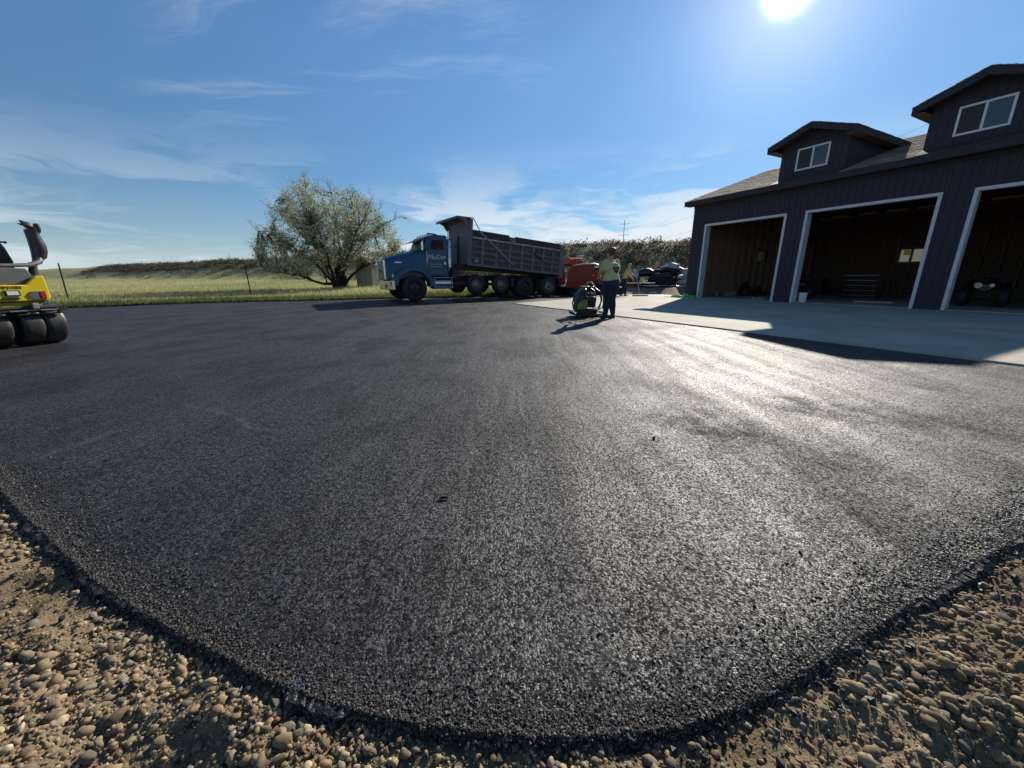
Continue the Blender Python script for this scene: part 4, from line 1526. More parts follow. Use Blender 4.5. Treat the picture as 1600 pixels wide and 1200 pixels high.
# ================================================================== dump truck
TR_ROT = R(32)
TRX, TRY = -4.42, 17.8
M_BLUE = mat('truck_blue', (0.005, 0.078, 0.145), .42, var=.12, vscale=3, dirt=((.04, .055, .06), 3.5, .35), coat=.12)
M_GREY = mat('box_grey', (0.155, 0.155, 0.16), .65, metal=.15, var=.25, vscale=4, dirt=((.10, .085, .07), 2.2, .6), bump=.1, bscale=20)
M_BOXDK = mat('box_underside', (0.028, 0.026, 0.026), .75, var=.3, vscale=5)
M_CHROME = mat('dull_chrome', (0.55, 0.56, 0.58), .22, metal=1.0, var=.15, vscale=6)
M_ALU = mat('wheel_aluminium', (0.26, 0.265, 0.27), .45, metal=.8, var=.2, vscale=10)
M_TWHITE = mat('lettering_white', (.75, .76, .78), .5)
M_TGREY = mat('lettering_grey', (.30, .34, .38), .5)
M_WOOD = mat('side_board', (0.05, 0.038, 0.035), .8, var=.3, vscale=3, stretch=(1, 8, 8))
M_LAMP = mat('lamp_lens', (.70, .70, .68), .15)
M_AMBER = mat('amber_lens', (.65, .25, .02), .25)
M_RED = mat('red_lens', (.50, .02, .015), .25)
M_CABIN = mat('cab_interior', (0.02, 0.012, 0.012), .8)
M_SEATRED = mat('cab_seat', (0.16, 0.02, 0.015), .8)

truck = empty('dump_truck', (TRX, TRY, 0), TR_ROT, 'blue conventional dump truck with a grey steel box slightly raised', 'truck')


def truck_wheel(cx, cz, r, y0, wd, rimmat, holes, parent=truck):
    t_ = MB().lathe([(r * .56, y0), (r * .80, y0 - .0), (r * .93, y0 + .015), (r * .99, y0 + .05), (r, y0 + wd * .35), (r, y0 + wd * .65), (r * .99, y0 + wd - .05), (r * .93, y0 + wd - .015), (r * .8, y0 + wd), (r * .56, y0 + wd)], (cx, 0, cz), 'y', 36, ring=True).build('wheel', M_RUBBER, parent, smooth=True, angle=50)
    rp = r * .56
    MB().lathe([(rp, y0 + .004), (rp * .97, y0 + .012), (rp * .93, y0 + .05), (rp * .86, y0 + .075), (rp * .50, y0 + .06), (rp * .42, y0 + .045), (rp * .38, y0 + .02), (0, y0 + .012)], (cx, 0, cz), 'y', 30, caps=False).build('rim', rimmat, t_, smooth=True)
    hl = MB()
    for k in range(10):
        a = k * math.pi / 5
        hl.lathe([(.0, y0 + .052), (.036, y0 + .052), (.036, y0 + .085), (0, y0 + .085)], (cx + math.cos(a) * rp * .70, 0, cz + math.sin(a) * rp * .70), 'y', 8)
    hl.build('hand_holes', M_BLACK if holes else M_DARK, t_)
    nt = MB()
    for k in range(10):
        a = k * math.pi / 5 + .3
        nt.lathe([(.016, y0 + .02), (.016, y0 + .05), (0, y0 + .055)][::-1], (cx + math.cos(a) * rp * .46, 0, cz + math.sin(a) * rp * .46), 'y', 6)
    nt.build('lug_nuts', M_STEEL, t_)
    MB().lathe([(0, y0 - .03), (rp * .20, y0 - .02), (rp * .26, y0 + .03)], (cx, 0, cz), 'y', 16).build('hub_cap', M_DARK if not holes else rimmat, t_, smooth=True)


WH = [(.08, .575, .575, M_DARK, False), (3.19, .70, .475, M_ALU, True), (4.62, .69, .475, M_ALU, True), (6.09, .535, .535, M_DARK, False), (7.66, .535, .535, M_STEEL, False)]
for i, (cx, cz, r, rm, hl) in enumerate(WH):
    wd = .30
    truck_wheel(cx, cz, r, .0, wd, rm, hl)
    if i >= 3:
        truck_wheel(cx, cz, r, .34, wd, rm, hl)
        truck_wheel(cx, cz, r, 1.81, wd, rm, hl)
    truck_wheel(cx, cz, r, 2.15, wd, rm, hl)
    MB().tube([(cx, .2, cz), (cx, 2.3, cz)], .08, 10).build('axle', M_DARK, truck, smooth=True)
    if i:
        MB().tube([(cx - .35, .75, .98), (cx, .75, cz + .1), (cx + .35, .75, .98)], .05, 6).build('spring', M_DARK, truck)
for y in (.78, 1.45):
    MB().box(-.75, 8.45, y, y + .22, .86, 1.14).build('frame_rail', M_DARK, truck, bevel=.01)
# bumper, grille, hood, fenders
bp = MB().box(-.92, -.80, .02, 2.43, .50, .92).build('bumper', M_CHROME, truck, bevel=.03, seg=2)
MB().box(-.93, -.921, .95, 1.25, .60, .75).build('licence_plate', M_DARK, bp)
MB().box(-.93, -.921, .15, .40, .74, .86).build('tow_slot', M_BLACK, bp)
hood = MB()
sec = [(-1.02, .62, 1.83, .95, 1.72, 1.84), (-.9, .58, 1.87, .95, 1.78, 1.90), (-.2, .48, 1.97, .98, 2.0, 2.12), (.45, .36, 2.09, 1.05, 2.12, 2.23), (.78, .27, 2.18, 1.1, 2.2, 2.29)]
rings = []
for x, ya, yb, za, zs, zt in sec:
    m_ = (ya + yb) / 2
    rings.append([(x, ya, za), (x, ya, zs - .08), (x, ya + .05, zs + .04), (x, ya + .22, zt - .01), (x, m_, zt + .02), (x, yb - .22, zt - .01), (x, yb - .05, zs + .04), (x, yb, zs - .08), (x, yb, za)])
vs_ = [p for rg in rings for p in rg]
n9 = 9
fs_ = [(i * n9 + k, i * n9 + k + 1, (i + 1) * n9 + k + 1, (i + 1) * n9 + k) for i in range(len(rings) - 1) for k in range(n9 - 1)]
fs_ += [tuple(range(n9)), tuple((len(rings) - 1) * n9 + k for k in range(n9)), ]
hood.add(vs_, fs_)
hd = hood.build('hood', M_BLUE, truck, smooth=True, angle=40)
MB().box(-.62, -.22, .495, .52, 1.68, 1.715).build('side_vent', M_CHROME, hd)
gr = MB().box(-1.06, -1.022, .66, 1.79, .98, 1.74).build('grille', M_BLACK, truck, bevel=.01)
for k in range(11):
    MB().box(-1.085, -1.061, .70 + k * .1, .735 + k * .1, 1.0, 1.72).build('grille_bar', M_CHROME, gr)
for p0, p1 in (((-1.09, -1.022, .60, .66, .95, 1.78), 0), ((-1.09, -1.022, 1.79, 1.85, .95, 1.78), 0), ((-1.09, -1.022, .661, 1.789, 1.741, 1.80), 0)):
    MB().box(*p0).build('grille_surround', M_CHROME, gr, bevel=.01)
for ys, ye in ((.02, .56), (1.89, 2.43)):
    arch = []
    for k in range(13):
        a = math.pi * (1 - k / 12)
        arch.append((.08 + .76 * math.cos(a), .62 + .70 * math.sin(a)))
    outer = [(-.80, .72), (-.82, 1.0), (-.72, 1.20), (-.45, 1.40), (-.2, 1.47), (.3, 1.47), (.65, 1.36), (.92, 1.05), (1.0, .80), (1.0, .62)]
    f_ = MB().prism(outer + arch[::-1], 'y', ys, ye).build('fender', M_BLUE, truck, bevel=.02)
    yl = ys + .16 if ys < 1 else ye - .16
    MB().ball((-.83, yl, 1.10), (.05, .11, .085), 14, 8).build('headlight', M_LAMP, f_, smooth=True)
    MB().box(-.80, -.79, yl + .12, yl + .19, 1.05, 1.13).build('turn_signal', M_AMBER, f_)
# cab
cab = MB()
cab.prism([(.75, 1.10), (1.84, 1.10), (1.86, 2.2), (1.84, 2.85), (1.75, 2.92), (1.2, 2.93), (.92, 2.88), (.84, 2.78), (.66, 2.29), (.75, 2.2)], 'y', .26, 2.20)
cb = cab.build('cab', M_BLUE, truck, bevel=.035, seg=2)
MB().prism([(.83, 1.17), (1.76, 1.17), (1.79, 2.2), (1.77, 2.76), (1.0, 2.76), (.80, 2.25)], 'y', .235, .259).build('door', M_BLUE, cb, bevel=.008)
door = [o for o in cb.children if o.name.startswith('door')][0]
MB().prism([(.98, 2.28), (1.62, 2.28), (1.62, 2.69), (1.08, 2.69), (.98, 2.45)], 'y', .222, .2345).build('window', M_CABIN, door)
MB().prism([(1.30, 2.28), (1.58, 2.28), (1.56, 2.40), (1.34, 2.38)], 'y', .2195, .2215).build('seat_edge', M_SEATRED, door)
MB().box(1.63, 1.69, .195, .234, 1.62, 1.75).build('handle', M_CHROME, door, bevel=.008)
MB().tube([(1.83, .20, 1.25), (1.83, .17, 1.4), (1.84, .17, 2.3), (1.84, .20, 2.42)], .016, 6).build('grab_rail', M_CHROME, cb, smooth=True)
MB().tube([(.80, .21, 1.4), (.78, .18, 1.5), (.78, .18, 2.12), (.80, .21, 2.2)], .012, 6).build('grab_rail', M_CHROME, cb, smooth=True)
MB().add([(.645, .36, 2.31), (.645, 2.10, 2.31), (.815, 2.04, 2.76), (.815, .42, 2.76)], [(0, 1, 2, 3)]).build('windscreen', mat('windscreen_glass', (.16, .20, .20), .08, spec=.8), cb)
MB().prism([(.33, 2.60), (.36, 2.585), (.90, 2.79), (.90, 2.83)], 'y', .28, 2.18).build('sun_visor', M_BLACK, cb, bevel=.006)
for k in range(5):
    MB().ball((1.0, .5 + k * .36, 2.945), (.06, .035, .03), 8, 5).build('roof_light', M_AMBER, cb, smooth=True)
MB().tube([(1.05, .7, 2.93), (1.05, .7, 3.0), (1.35, .7, 3.0), (1.5, .7, 2.99)], [.05, .05, .03, .02], 8).build('air_horn', M_CHROME, cb, smooth=True)
MB().tube([(.62, .22, 2.1), (.55, .02, 2.2), (.55, .0, 2.62), (.72, .22, 2.7)], .014, 6).build('mirror_arm', M_CHROME, cb, smooth=True)
MB().box(.50, .56, -.06, .10, 2.22, 2.60).build('mirror', M_CHROME, cb, bevel=.015)
# lettering on the door
ML = lambda x, z: Matrix.Translation((x, .2335, z)) @ Matrix.Rotation(R(90), 4, 'X')
text_mesh('lettering', 'M', .30, M_TWHITE, door, ML(.94, 1.945), shear=.25)
text_mesh('lettering', 'EL', .17, M_TWHITE, door, ML(1.135, 1.90), shear=.15)
text_mesh('lettering', 'C', .27, M_TWHITE, door, ML(1.32, 1.945), shear=.15)
text_mesh('lettering', 'ORP', .17, M_TWHITE, door, ML(1.555, 1.925), shear=.15, sx=.9)
for z, n_, x0 in ((1.635, 9, .93), (1.535, 10, .93)):
    x = x0
    for k in range(n_):
        w_ = random.uniform(.035, .06)
        MB().box(x, x + w_, .2325, .2348, z - .025, z + .025).build('small_print', M_TGREY, door)
        x += w_ + random.choice((.012, .012, .03))
# tank with steps, exhaust, air cleaner
tk = MB().lathe([(0, .98), (.24, .98), (.27, 1.01), (.27, 1.97), (.24, 2.0), (0, 2.0)], (0, .40, .78), 'x', 24).build('fuel_tank', M_CHROME, truck, smooth=True)
for z in (.55, 1.02):
    MB().box(1.0, 1.98, .04, .22, z, z + .03).build('step', M_GALV, tk, bevel=.006)
for x in (1.05, 1.9):
    MB().box(x, x + .04, .10, .125, .55, 1.02).build('step_bracket', M_STEEL, tk)
ex = MB().lathe([(.11, 1.50), (.125, 1.52), (.125, 2.72), (.10, 2.76), (.055, 2.78), (.055, 3.12), (.05, 3.12)], (1.98, .42, 0), 'z', 20).build('exhaust_stack', M_CHROME, truck, smooth=True)
for z in (1.62, 2.0, 2.4, 2.68):
    MB().lathe([(.126, z), (.136, z), (.136, z + .03), (.126, z + .03)], (1.98, .42, 0), 'z', 20).build('clamp', M_STEEL, ex, smooth=True)
MB().box(2.08, 2.42, .35, 2.1, .95, 1.45).build('battery_box', M_BROWNDIRT, truck, bevel=.02)
MB().lathe([(0, 2.15), (.16, 2.15), (.17, 2.2), (.17, 2.85), (0, 2.9)], (0, .55, .72), 'x', 18).build('air_tank', M_BROWNDIRT, truck, smooth=True)
MB().box(5.25, 5.45, .1, .7, .55, 1.0).build('tool_box', M_BROWNDIRT, truck, bevel=.02)
for y in (.02, 1.8):
    MB().box(8.30, 8.32, y, y + .62, .25, .95).build('mud_flap', M_BLACK, truck)
MB().box(8.42, 8.55, .1, 2.35, .62, .80).build('rear_bar', M_DARK, truck, bevel=.01)

# raised box, built level then tipped about its rear hinge
HX, HZ, TIP = 8.35, 1.20, R(4.6)
boxm = Matrix.Translation((HX, 0, HZ)) @ Matrix.Rotation(TIP, 4, 'Y') @ Matrix.Translation((-HX, 0, -HZ))


def boxpart(mb, name, m_, parent=None, **kw):
    mb.v = [tuple(boxm @ Vector(p)) for p in mb.v]
    return mb.build(name, m_, parent or truck, **kw)


BX0, BX1, BZ0, BZ1 = 2.78, 8.52, 1.24, 2.44
tray = MB()
tray.box(BX0, BX1, .02, .08, BZ0 + .01, BZ1).box(BX0, BX1, 2.36, 2.42, BZ0 + .01, BZ1).box(BX0, BX1, .081, 2.359, BZ0, BZ0 + .06)
bx = boxpart(tray, 'dump_box', mat('box_recess_shade', (.075, .08, .09), .65, metal=.2, var=.3, vscale=4, dirt=((.05, .042, .035), 2.2, .6)))  # sheet darker than the posts, shade of the recess put into its colour
boxpart(MB().prism([(2.69, 1.20), (2.778, 1.20), (2.778, 3.27), (2.52, 3.27), (2.60, 3.16), (2.68, 2.9)], 'y', .02, 2.42), 'bulkhead', M_GREY, bx, bevel=.01)
boxpart(MB().box(2.62, 2.688, 1.05, 1.30, 1.22, 2.55), 'hoist_well', M_BLACK, bx)
# cab shield
boxpart(MB().prism([(1.98, 3.17), (2.01, 3.13), (2.12, 3.235), (2.82, 3.275), (2.82, 3.325), (2.08, 3.29)], 'y', .02, 2.42), 'cab_shield', M_GREY, bx, bevel=.008)
for y in (.02, 2.37):
    boxpart(MB().prism([(2.10, 3.23), (2.40, 3.12), (2.62, 2.85), (2.80, 2.55), (2.80, 3.27)], 'y', y, y + .05), 'shield_gusset', M_GREY, bx)
boxpart(MB().box(2.76, 2.92, .0, .06, BZ0 - .02, 3.27), 'corner_post', M_GREY, bx, bevel=.01)
boxpart(MB().box(8.28, 8.56, -.03, .07, 1.0, BZ1 + .30), 'corner_post', M_GREY, bx, bevel=.01)
boxpart(MB().box(8.28, 8.56, 2.37, 2.47, 1.0, BZ1 + .30), 'corner_post', M_GREY, bx, bevel=.01)
for x in (3.42, 4.20, 4.98, 5.72, 6.42, 7.08, 7.72):
    boxpart(MB().box(x, x + .13, -.05, .018, BZ0 - .04, BZ1 - .05), 'side_post', M_GREY, bx, bevel=.012)
px_ = [2.92, 3.42, 4.20, 4.98, 5.72, 6.42, 7.08, 7.72, 8.28]
for a, b in zip(px_[:-1], px_[1:]):
    for z in (1.52, 1.78, 2.04):
        x0 = a + (.135 if a > 3 else .01)
        boxpart(MB().prism([(-.055, z - .045), (-.055, z + .0), (.018, z + .06), (.018, z - .05)], 'x', x0, b - .005), 'side_rib', M_GREY, bx)
boxpart(MB().box(2.93, 8.27, -.06, .09, BZ1 - .05, BZ1 + .035), 'top_rail', M_GALV, bx, bevel=.012)
boxpart(MB().box(2.70, 8.56, -.04, .06, BZ0 - .10, BZ0 + .008), 'bottom_rail', M_GREY, bx, bevel=.012)
for y in (.05, 2.34):
    boxpart(MB().box(2.95, 5.0, y, y + .05, BZ1 + .036, BZ1 + .36), 'side_board', M_WOOD, bx, bevel=.006)
    boxpart(MB().box(5.35, 8.27, y, y + .05, BZ1 + .036, BZ1 + .34), 'side_board', M_WOOD, bx, bevel=.006)
boxpart(MB().box(5.0, 5.36, -.02, .11, BZ1 + .037, BZ1 + .28), 'board_pocket', M_GREY, bx, bevel=.008)
boxpart(MB().prism([(2.62, 1.00), (2.70, 1.235), (8.5, 1.235), (8.5, 1.12)], 'y', .45, 1.95), 'subframe', M_BOXDK, bx)
boxpart(MB().box(8.53, 8.60, .06, 2.38, 1.05, BZ1 + .1), 'tailgate', M_GREY, bx, bevel=.012)
boxpart(MB().tube([(2.70, -.09, 3.27), (2.86, -.09, 3.30), (3.28, -.09, 2.72), (5.22, -.09, 1.40)], .024, 8), 'tarp_arm', M_GALV, bx, smooth=True)
boxpart(MB().tube([(6.45, -.08, 2.12), (7.25, -.08, 1.68)], .03, 8), 'hinge_arm', M_BOXDK, bx, smooth=True)
MB().tube([(2.55, 1.2, .95), (3.0, 1.2, 1.62)], .11, 12).build('hoist_ram', M_STEEL, truck, smooth=True)
text_mesh('box_marking', '20', .20, M_TWHITE, bx, boxm @ Matrix.Translation((3.15, .010, 1.40)) @ Matrix.Rotation(R(90), 4, 'X'), shear=.2)

# wheel chock-like pale stones and a tan sack by the tyres
rk = MB().loft([((0, 0, -.02), (.22, 0, 0), (0, .16, 0)), ((.02, 0, .12), (.26, .02, 0), (0, .18, 0)), ((-.05, .02, .28), (.18, 0, .02), (0, .13, 0)), ((-.10, .02, .36), (.08, 0, 0), (0, .06, 0))], 9).build('boulder', mat('tan_rock', (.42, .27, .13), .9, var=.3, vscale=8, bump=.4, bscale=15), None)
rk.location = (.02, 22.35, .0)
tag(rk, 'tan rock lying on the grass under the truck box', 'rock')

# ================================================================== pneumatic roller at the left edge
RO_ROT = math.atan2(.963, .27)
ro = empty('road_roller', (-7.85, 5.90, 0), RO_ROT, 'yellow and black pneumatic tyred road roller cut by the left frame edge', 'road roller')
M_YEL = mat('roller_yellow', (0.70, 0.52, 0.015), .35, var=.08, vscale=3, dirt=((.25, .2, .06), 4, .35), coat=.3)
M_RGREY = mat('roller_hood_grey', (0.10, 0.10, 0.098), .55, var=.15)
M_TYRE = mat('smooth_tyre', (0.013, 0.013, 0.014), .5, var=.3, vscale=4, dirt=((.07, .07, .075), 3, .5))
M_FOAM = mat('torn_foam', (0.36, 0.26, 0.12), .95, var=.3, vscale=30, bump=.5, bscale=60)
for x0 in (-.50, -.240, .110, .372):
    r_ = .335
    MB().lathe([(r_ * .45, x0 + .0), (r_ * .84, x0 + .0), (r_ * .955, x0 + .012), (r_ * .99, x0 + .034), (r_, x0 + .07), (r_, x0 + .19), (r_ * .99, x0 + .226), (r_ * .955, x0 + .248), (r_ * .84, x0 + .258), (r_ * .45, x0 + .258)], (0, .02, r_), 'x', 48, ring=True).build('tyre', M_TYRE, ro, smooth=True, angle=50)
MB().tube([(-.45, .02, .32), (.60, .02, .32)], .06, 12).build('axle', M_DARK, ro, smooth=True)
MB().box(.025, .115, -.12, .5, .22, .60).build('axle_carrier', M_DARK, ro, bevel=.01)
# scraper bars and mats above the tyres
MB().box(-.55, .64, -.36, -.30, .545, .575).build('scraper_bar', M_DARK, ro, bevel=.006)
MB().box(-.54, .61, -.345, -.31, .492, .512).build('scraper_bar', M_DARK, ro, bevel=.006)
MB().box(-.52, .62, -.29, .40, .585, .625).build('deck_plate', M_BROWNDIRT, ro, bevel=.008)
for x0, x1 in ((-.40, -.10), (.0, .18), (.33, .52)):
    MB().box(x0, x1, -.375, -.361, .555, .571).build('bare_metal_strip', M_STEEL, ro)
MB().box(.27, .34, -.34, -.24, .58, .67).build('bracket', M_STEEL, ro, bevel=.008)
for x in (-.45, -.1, .24, .54):
    MB().box(x, x + .03, -.355, -.30, .50, .56).build('scraper_mount', M_DARK, ro)
# yellow rear cover
cx0 = .02
yel = MB()
prof = [(-.46, .70), (.50, .70), (.545, .735), (.53, 1.08), (.44, 1.08), (.31, .945), (-.28, .945), (-.42, 1.08), (-.50, 1.08), (-.51, .735)]
yel.prism(prof, 'y', -.26, .25)
yb = yel.build('rear_cover', M_YEL, ro, bevel=.018, seg=2)
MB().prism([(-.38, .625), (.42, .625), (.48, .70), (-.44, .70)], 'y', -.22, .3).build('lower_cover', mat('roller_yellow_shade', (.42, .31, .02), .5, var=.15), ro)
MB().prism([(-.275, .95), (.30, .95), (.43, 1.085), (.39, 1.19), (.10, 1.20), (-.06, 1.15), (-.39, 1.085)], 'y', -.20, .9).build('engine_hood', M_RGREY, ro, bevel=.015, seg=2)
MB().prism([(-.30, 1.10), (.02, 1.12), (.13, 1.20), (-.30, 1.25)], 'y', -.21, .2).build('hood_grille', M_BLACK, ro)
MB().prism([(.055, .785), (.215, .785), (.21, .865), (.045, .865)], 'y', -.270, -.2605).build('number_plate_light', M_BLACK, ro)
MB().prism([(.075, .797), (.195, .797), (.19, .853), (.07, .853)], 'y', -.278, -.2705).build('work_light', M_LAMP, ro)
MB().prism([(-.01, .735), (.20, .735), (.17, .768), (.03, .768)], 'y', -.30, -.2605).build('tow_bracket', M_DARK, ro, bevel=.004)
for s in (1, -1):
    c0 = .02
    f = lambda x: c0 + s * (x - c0)
    MB().prism([(f(.33), .725), (f(.49), .725), (f(.49), .845), (f(.33), .845), (f(.285), .79)], 'y', -.274, -.2605).build('tail_light_housing', mat('lamp_grey', (.09, .09, .09), .5), ro, bevel=.003)
    MB().prism([(f(.43), .735), (f(.483), .735), (f(.483), .836), (f(.43), .836)], 'y', -.281, -.2745).build('tail_light', M_RED, ro)
MB().box(-.44, .50, -.24, .3, .685, .7).build('cover_seam', M_BLACK, ro)
_tm = Matrix.Translation((.125, -.2625, .905)) @ Matrix.Rotation(R(90), 4, 'X')
M_RTXT = mat('roller_lettering', (.045, .03, .02), .5)
text_mesh('lettering', 'AMM', .066, M_RTXT, ro, Matrix.Translation((-.088, 0, 0)) @ _tm)
text_mesh('lettering', 'A', .066, mat('orange_letter', (.60, .10, .01), .5), ro, Matrix.Translation((.004, 0, 0)) @ _tm)
text_mesh('lettering', 'NN', .066, M_RTXT, ro, Matrix.Translation((.072, 0, 0)) @ _tm)
# seat, rail, padded torn side bar
MB().tube([(-.60, -.12, 1.235), (-.2, -.16, 1.235), (.2, -.16, 1.23), (.48, -.14, 1.245), (.60, -.10, 1.30), (.63, -.06, 1.36)], [.028, .028, .028, .032, .045, .06], 10).build('platform_rail', M_RGREY, ro, smooth=True)
seat = MB().loft([((.14, .10, 1.20), (.26, 0, 0), (0, .08, 0)), ((.14, .08, 1.30), (.26, 0, 0), (0, .09, 0)), ((.13, .06, 1.50), (.22, 0, 0), (0, .08, 0)), ((.10, .05, 1.68), (.17, 0, 0), (0, .07, 0)), ((.09, .05, 1.76), (.11, 0, 0), (0, .05, 0)), ((.09, .05, 1.785), (.05, 0, 0), (0, .03, 0))], 16).build('seat_back', M_BLACK, ro, smooth=True)
MB().tube([(.30, .05, 1.58), (.36, .03, 1.575)], .014, 6).ball((.36, .03, 1.575), .02, 8, 6).build('seat_knob', M_BLACK, seat, smooth=True)
MB().loft([((-.02, .2, 1.18), (.24, 0, 0), (0, .2, 0)), ((-.02, .3, 1.26), (.25, 0, 0), (0, .24, 0)), ((-.02, .3, 1.32), (.22, 0, 0), (0, .2, 0))], 14).build('seat_cushion', M_BLACK, ro, smooth=True)
M_PAD = mat('black_vinyl_pad', (.022, .018, .022), .38, var=.25, vscale=12, bump=.15, bscale=30)
pad = []
path = [(.60, -.05, 1.29), (.645, -.05, 1.35), (.665, -.05, 1.44), (.67, -.05, 1.53), (.66, -.05, 1.62), (.65, -.05, 1.70), (.65, -.05, 1.76), (.66, -.05, 1.80)]
rads = [(.05, .05), (.085, .07), (.095, .085), (.095, .09), (.085, .09), (.075, .09), (.08, .09), (.085, .09)]
for (p, (a, b)) in zip(path, rads):
    pad.append((p, (a, 0, a * .15), (0, b, 0)))
pd = MB().loft(pad, 18).build('side_pad', M_PAD, ro, smooth=True)
MB().loft([((.705, -.05, 1.745), (.035, 0, 0), (0, .085, 0)), ((.71, -.05, 1.80), (.042, 0, 0), (0, .095, 0)), ((.705, -.05, 1.865), (.045, 0, .01), (0, .09, 0)), ((.705, -.05, 1.88), (.02, 0, .01), (0, .05, 0))], 12).build('pad_end', M_PAD, pd, smooth=True)
MB().ball((.64, -.06, 1.83), (.055, .07, .045), 10, 7).build('torn_foam', M_FOAM, pd, smooth=True)
tr = MB()
for k in range(7):
    z = 1.80 + .012 * k
    tr.tube([(.67, -.11 + .02 * k, z), (.59, -.10 + .02 * k, z + .035), (.53 + .012 * k, -.10 + .018 * k, z + .05 - .012 * k), (.495 + .02 * k, -.10 + .02 * k, z + .065 - .015 * k)], [.03, .022, .014, .003], 6)
tr.build('torn_flap', M_PAD, pd, smooth=True)
MB().tube([(.52, -.03, 1.05), (.54, -.03, 1.18), (.56, -.03, 1.28)], [.05, .05, .045], 12).build('pad_post', M_BLACK, ro, smooth=True)
# rest of the machine to the left: chassis, steering console, drum
MB().box(-.5, .55, .3, 2.4, .55, .95).build('chassis', M_YEL, ro, bevel=.03)
MB().tube([(0, .9, 1.0), (0, 1.05, 1.45)], .05, 8).build('steering_column', M_DARK, ro, smooth=True)
MB().lathe([(.16, -.012), (.175, -.012), (.175, .012), (.16, .012)], (0, 1.08, 1.46), 'z', 20).build('steering_wheel', M_BLACK, ro, smooth=True)
MB().lathe([(0, -.52), (.42, -.52), (.44, -.5), (.44, .54), (.42, .56), (0, .56)], (.02, 2.2, .44), 'x', 36).build('drum', M_STEEL, ro, smooth=True)

# ================================================================== orange paver behind the truck
pvx, pvy = TRX + math.cos(TR_ROT) * 8.85, TRY + math.sin(TR_ROT) * 8.85
pv = empty('asphalt_paver', (pvx, pvy, 0), TR_ROT, 'orange asphalt paver standing against the rear of the dump truck', 'paver')
M_ORA = mat('paver_orange', (0.26, 0.042, 0.022), .5, var=.18, vscale=3, dirt=((.08, .045, .03), 3, .5))
M_ORA2 = mat('paver_red', (0.42, 0.045, 0.02), .45, var=.1)
for y, s in ((.0, -1), (2.35, 1)):
    wng = MB()
    prof = [(.0, .52), (.12, 1.52), (.30, 1.62), (1.95, 1.72), (2.02, .62), (1.15, .28)]
    k0 = [(x, y + s * (z - .4) * .16, z) for x, z in prof]
    k1 = [(x, y + .06 + s * (z - .4) * .16, z) for x, z in prof]
    n_ = len(prof)
    wng.add(k0 + k1, [tuple(range(n_)), tuple(range(2 * n_ - 1, n_ - 1, -1))] + [(i, i + n_, (i + 1) % n_ + n_, (i + 1) % n_) for i in range(n_)])
    wg = wng.build('hopper_wing', M_ORA, pv, bevel=.01)
    for z in (.78, 1.08):
        yy = y + s * (z - .4) * .16 - (.05 if s < 0 else -.06)
        MB().box(.06, 1.98, yy - .03 * (s < 0), yy + .05 + .03 * (s > 0), z - .03, z + .05).build('rib', M_ORA, wg, bevel=.01)
    MB().tube([(.28, y + s * .20, 1.62), (1.0, y + s * .22, 1.72), (1.95, y + s * .22, 1.74)], .045, 8).build('rim_tube', M_ORA, wg, smooth=True)
MB().box(.15, 2.0, .05, 2.35, .42, .50).build('hopper_floor', M_BROWNDIRT, pv)
for y in (.35, 1.25):
    MB().tube([(-.08, y, .5), (-.08, y + .8, .5)], .08, 12).build('push_roller', M_DARK, pv, smooth=True)
MB().box(2.05, 3.7, .25, 2.15, .50, 1.45).build('body', M_ORA, pv, bevel=.05, seg=2)
MB().box(2.15, 3.0, .30, 2.10, 1.46, 1.62).build('engine_hood', M_BLACK, pv, bevel=.03)
for y in (.22, 1.80):
    tr = MB()
    pr = []
    for k in range(9):
        a = math.pi / 2 + math.pi * k / 8
        pr.append((.75 + .27 * math.cos(a), .27 + .27 * math.sin(a)))
    for k in range(9):
        a = -math.pi / 2 + math.pi * k / 8
        pr.append((3.2 + .27 * math.cos(a), .27 + .27 * math.sin(a)))
    tr.prism(pr, 'y', y, y + .35).build('crawler_track', M_RUBBER, pv, bevel=.015)
con = MB().box(.62, 1.75, .55, 1.9, 1.80, 2.12).build('operator_console', M_ORA2, pv, bevel=.04)
MB().box(.55, .95, .4, 1.0, 1.72, 2.05).build('seat', M_ORA2, con, bevel=.05, seg=2)
MB().tube([(1.15, .5, 1.75), (1.15, .5, 2.22), (1.72, .5, 2.24), (1.98, .48, 1.75)], .022, 8).build('guard_rail', M_GALV, con, smooth=True)
MB().tube([(1.2, .5, 1.98), (1.75, .5, 1.98)], .018, 8).build('guard_rail', M_GALV, con, smooth=True)
MB().box(.5, 2.1, .5, 1.95, 1.70, 1.76).build('platform', M_BROWNDIRT, pv)
MB().tube([(1.70, .0, 1.72), (2.05, -.02, 1.80), (2.42, -.02, 1.72), (2.66, -.02, 1.45), (2.70, -.02, 1.10), (2.64, -.02, .75)], .045, 10).build('hand_rail', mat('yellowish_rail', (.55, .42, .30), .4, metal=.3), pv, smooth=True)  # yellowish pipe bent down as a hand rail
MB().lathe([(.10, -.06), (.25, -.06), (.27, 0), (.25, .06), (.10, .06)], (3.2, .02, .75), 'y', 22).build('auger_drive', M_ORA, pv, smooth=True)
MB().box(3.8, 4.5, -.35, 2.75, .03, .42).build('screed', M_BROWNDIRT, pv, bevel=.02)
MB().tube([(2.4, .1, .7), (4.0, .1, .45)], .07, 8).build('tow_arm', M_ORA, pv, smooth=True)
MB().tube([(4.1, .2, .42), (4.1, .2, 1.0), (4.1, 2.2, 1.0), (4.1, 2.2, .42)], .02, 8).build('screed_rail', M_GALV, pv, smooth=True)

